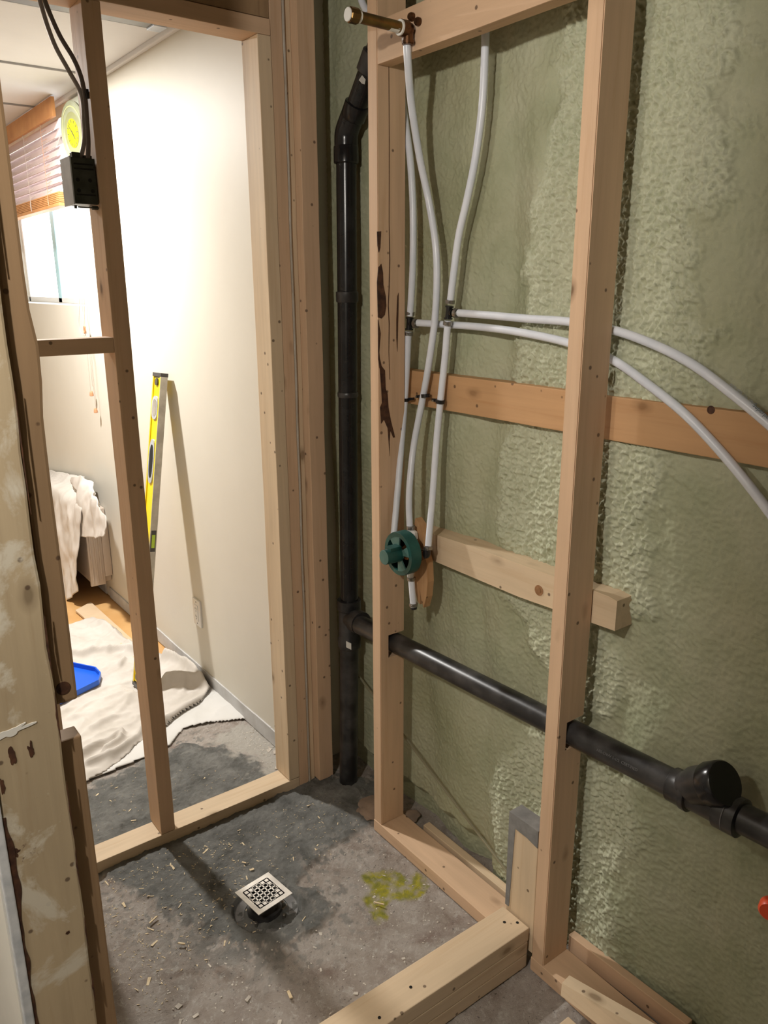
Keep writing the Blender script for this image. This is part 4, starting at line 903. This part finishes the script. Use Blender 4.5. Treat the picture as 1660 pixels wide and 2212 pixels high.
# draped heater
ht=empty('wall_heater',(1.12,4.35,.12),'cream wall heater partly covered by the draped cloth','heater')
part('heater_body',lambda bm:(add_box(bm,(1.085,3.985,.115),(1.188,5.2,.51),.006)),M['heater'],ht)
part('end_panel',lambda bm:(add_box(bm,(1.075,3.965,.108),(1.150,3.985,.50),.003),add_box(bm,(1.150,3.960,.15),(1.188,3.985,.45),.004)),M['heater'],ht)
part('panel_rib',lambda bm:[add_box(bm,(x,3.960,.125),(x+.006,3.967,.49),.001) for x in (1.085,1.108,1.13)],M['heater'],ht)
def drape(name,rows,m,label):
    """rows: list of rows of 3-D points (top to bottom), smoothed and given folds"""
    nr=len(rows); nc=len(rows[0]); A=np.array(rows)
    def cr(a,n):
        out=[]; P=np.concatenate([[2*a[0]-a[1]],a,[2*a[-1]-a[-2]]])
        for i in range(1,len(P)-2):
            for k in range(n):
                t_=k/n; p0,p1,p2,p3=P[i-1:i+3]
                out.append(.5*((2*p1)+(p2-p0)*t_+(2*p0-5*p1+4*p2-p3)*t_*t_+(3*p1-p0-3*p2+p3)*t_**3))
        out.append(a[-1]); return np.array(out)
    B=cr(A,14); Bt=cr(np.swapaxes(B,0,1),14); B=np.swapaxes(Bt,0,1)
    B[...,0]+=fbm(B[...,1],B[...,2]*.45,10,3,5)*.016
    B[...,2]+=fbm(B[...,1],B[...,2],12,2,9)*.004
    o=gridmesh(name,B,m); so=o.modifiers.new('thickness','SOLIDIFY'); so.thickness=.003
    return tag(o,label,'cloth')
def row(*a): return list(a)
rows=[[(1.165,5.476,0.458),(1.165,4.948,0.535),(1.165,4.484,0.598),(1.165,4.220,0.632),(1.165,4.091,0.620)],
      [(1.120,5.278,0.475),(1.120,4.779,0.528),(1.120,4.424,0.569),(1.120,4.145,0.599),(1.120,3.924,0.619)],
      [(1.045,5.067,0.490),(1.045,4.623,0.534),(1.045,4.296,0.539),(1.045,4.085,0.542),(1.045,3.879,0.551)],
      [(1.030,5.097,0.310),(1.030,4.647,0.354),(1.030,4.337,0.373),(1.030,4.125,0.386),(1.030,3.903,0.428)],
      [(1.020,5.058,0.082),(1.020,4.591,0.176),(1.020,4.339,0.216),(1.020,4.128,0.247),(1.020,3.913,0.331)],
      [(1.010,5.002,-0.113),(1.010,4.591,-0.020),(1.010,4.343,0.055),(1.010,4.108,0.165),(1.010,3.944,0.238)],
      [(0.995,4.886,-0.226),(0.995,4.540,-0.143),(0.995,4.327,-0.084),(0.995,4.137,0.000),(0.995,3.976,0.099)]]
drape('draped_cloth',rows,M['canvas'],'pale canvas cloth hanging over the heater down to the orange floor')
rows=[[(1.100,4.240,0.638),(1.100,4.082,0.673),(1.100,3.954,0.687),(1.100,3.853,0.683)],
      [(1.075,4.087,0.598),(1.075,3.929,0.649),(1.075,3.766,0.658),(1.075,3.721,0.627)],
      [(1.050,3.942,0.548),(1.050,3.778,0.596),(1.050,3.618,0.617),(1.050,3.571,0.601)],
      [(1.045,3.974,0.457),(1.045,3.814,0.486),(1.045,3.615,0.538),(1.045,3.505,0.556)],
      [(1.040,3.983,0.387),(1.040,3.851,0.416),(1.040,3.681,0.454),(1.040,3.546,0.498)]]
dc2=drape('cloth_corner',rows,M['canvas'],'x')
for k_ in ('label','category'): del dc2[k_]
dc2.parent=bpy.data.objects['draped_cloth']
# ================================================ CRUMBS AND SHAVINGS
GROUPS={'wall_stud':'studs of the partition to the cream room','shower_wall_stud':'studs of the shower wall','jack_stud':'jack studs beside the opening','header':'header planks over the opening','bottom_plate':'bottom plates on the floor','curb_plank':'stacked curb planks','water_tube':'white plastic water tubes','pipe_tee':'black tees on the white tubes','pipe_clip':'black clips on the orange plank','lath':'loose strips against the foam','power_cable':'grey power cables','drain_pipe':'black lateral drain pipes','wood_chip':'loose wood chips on the floor','concrete_chunk':'broken concrete pieces','draped_cloth':'cloths over the heater','drop_cloth':None}
def scatter(name,n,region,size,m,label,cat,flat,zf,seed):
    r=random.Random(seed); bm=bmesh.new(); P=np.array([(p[0],p[1]) for p in region]); k=0
    while k<n:
        x=r.uniform(P[:,0].min(),P[:,0].max()); y=r.uniform(P[:,1].min(),P[:,1].max())
        if sdpoly(np.array([x]),np.array([y]),P)[0]>0: continue
        k+=1; s=r.uniform(*size)*(1+2*(r.random()<.06)); a=r.uniform(0,6.283)
        i=int(round((x+.35)/.0045)); j=int(round((y-.45)/.0045)); z=float(Z[i,j]) if 0<=i<Z.shape[0] and 0<=j<Z.shape[1] else 0
        u=Vector((math.cos(a),math.sin(a),r.uniform(-.1,.1))); v=Vector((-math.sin(a),math.cos(a),0)); w_=s*flat*r.uniform(.5,1.3)
        c_=Vector((x,y,z+zf)); t_=Vector((0,0,max(.0008,w_*.35)))
        q=[c_-u*s-v*w_,c_+u*s-v*w_*r.uniform(.3,1),c_+u*s*r.uniform(.6,1)+v*w_,c_-u*s+v*w_*r.uniform(.3,1)]
        A=[bm.verts.new(p) for p in q]; B=[bm.verts.new(p+t_) for p in q]
        bm.faces.new(B); bm.faces.new(A[::-1])
        for e in range(4): bm.faces.new((A[e],A[(e+1)%4],B[(e+1)%4],B[e]))
    o=mobj(name,bm,m); return tag(o,label,cat,kind='stuff')
scatter('wood_shavings',520,[(0.466,1.970,0.000),(0.693,1.904,-0.000),(0.869,1.898,-0.000),(0.883,1.643,0.000),(0.726,1.514,0.000),(0.561,1.514,0.000),(0.418,1.447,0.000),(0.380,1.584,0.000),(0.409,1.793,0.000)],(.0012,.0042),M['chip'],'pale sawdust shavings strewn over the mortar and concrete of the shower floor','shavings',.28,.0005,11)
scatter('wood_shavings',260,[(0.469,1.979,0.000),(0.739,1.944,0.000),(1.169,1.897,0.000),(1.221,1.712,-0.000),(1.006,1.642,0.000),(0.847,1.739,0.000),(0.706,1.869,-0.000),(0.491,1.873,0.000)],(.0010,.0032),M['chip'],'pale sawdust shavings on the grey mortar beside the partition plate','shavings',.3,.0005,12)
scatter('wood_shavings',110,[(0.517,2.219,0.000),(0.680,2.123,0.000),(0.502,2.149,0.000),(0.582,2.405,0.000),(0.893,2.370,0.000),(1.024,2.134,0.000),(0.760,2.133,0.000)],(.0010,.003),M['chip'],'few pale shavings on the mortar on the far side of the partition plate','shavings',.35,.0005,13)
scatter('concrete_crumbs',260,[(0.953,1.659,0.000),(1.027,1.675,0.000),(1.207,1.668,0.000),(1.203,1.211,-0.000),(0.994,1.203,0.000),(0.722,1.200,0.000),(0.388,1.452,0.000),(0.439,1.589,0.000),(0.643,1.504,0.000),(0.910,1.493,0.000)],(.0010,.0028),M['stone'],'small pale crumbs scattered on the bare concrete','crumbs',.8,.0,14)
scatter('concrete_crumbs',120,[(1.218,2.431,0.000),(1.218,2.271,0.000),(1.105,2.072,0.000),(1.101,2.212,0.000),(1.132,2.415,0.000)],(.0015,.0035),M['stone'],'pale rubble crumbs at the foot of the cream wall behind the jamb stud','crumbs',.8,.0,15)
def stick(label,px,l,wd,a,name='wood_chip'):
    x,y,z=px; u=Vector((math.cos(a),math.sin(a),.04)); v=Vector((-math.sin(a),math.cos(a),0)); c_=Vector((x,y,.004))
    single(name,lambda bm:prism(bm,[c_-u*l-v*wd,c_+u*l-v*wd*.6,c_+u*l*.85+v*wd,c_-u*l*.9+v*wd*.8],(0,0,.003)),M['chip'],label,'wood chip',(x,y,.004),False)
stick('pale wood chip on the bare concrete left of the top curb plank',[(0.697,1.309,0.000)][0],.011,.004,1.35)
stick('pale wood chip lying between the drain and the bottom edge',[(0.555,1.603,0.000)][0],.010,.0025,-.9)
stick('long pale splinter on the shavings left of the drain',[(0.527,1.722,0.000)][0],.014,.0022,.35)
stick('thin pale sliver right of the drain grate in the wet mortar',[(0.842,1.485,0.004)][0],.010,.0012,.45)
stick('small brown splinter left of the yellow stain, lower side',[(1.033,1.410,0.000)][0],.015,.0018,-1.0)
bm=bmesh.new(); 
r=bmesh.ops.create_icosphere(bm,subdivisions=3,radius=.05)
for v in bm.verts: v.co=Vector((v.co.x*1.0,v.co.y*1.2,v.co.z*.28))*(1+.35*mnoise.noise(v.co*38))
o=mobj('concrete_chunk',bm,M['slate'],None,True); o.location=(1.255,1.735,.012); tag(o,'broken brown concrete piece between the drain stack and the split stud','rubble')
bm=bmesh.new(); bmesh.ops.create_icosphere(bm,subdivisions=3,radius=.03)
for v in bm.verts: v.co=Vector((v.co.x*1.2,v.co.y*1.0,v.co.z*.35))*(1+.35*mnoise.noise(v.co*50+Vector((5,5,5))))
o=mobj('concrete_chunk',bm,M['slate'],None,True); o.location=(1.315,1.64,.012); tag(o,'broken concrete piece against the foam behind the split stud','rubble')
single('red_cap',lambda bm:lathe(bm,[(1.300,0.538,0.489)][0],(-1,-.3,.1),[(0,.016),(.004,.020),(.02,.020),(.026,.016)],24),M['red'],'red rounded cap just visible at the right edge near the foam','cap',[(1.300,0.538,0.489)][0])

for o in C.objects:
    if o.parent is None:
        g=GROUPS.get(o.name.split('.')[0])
        if g: o['group']=g
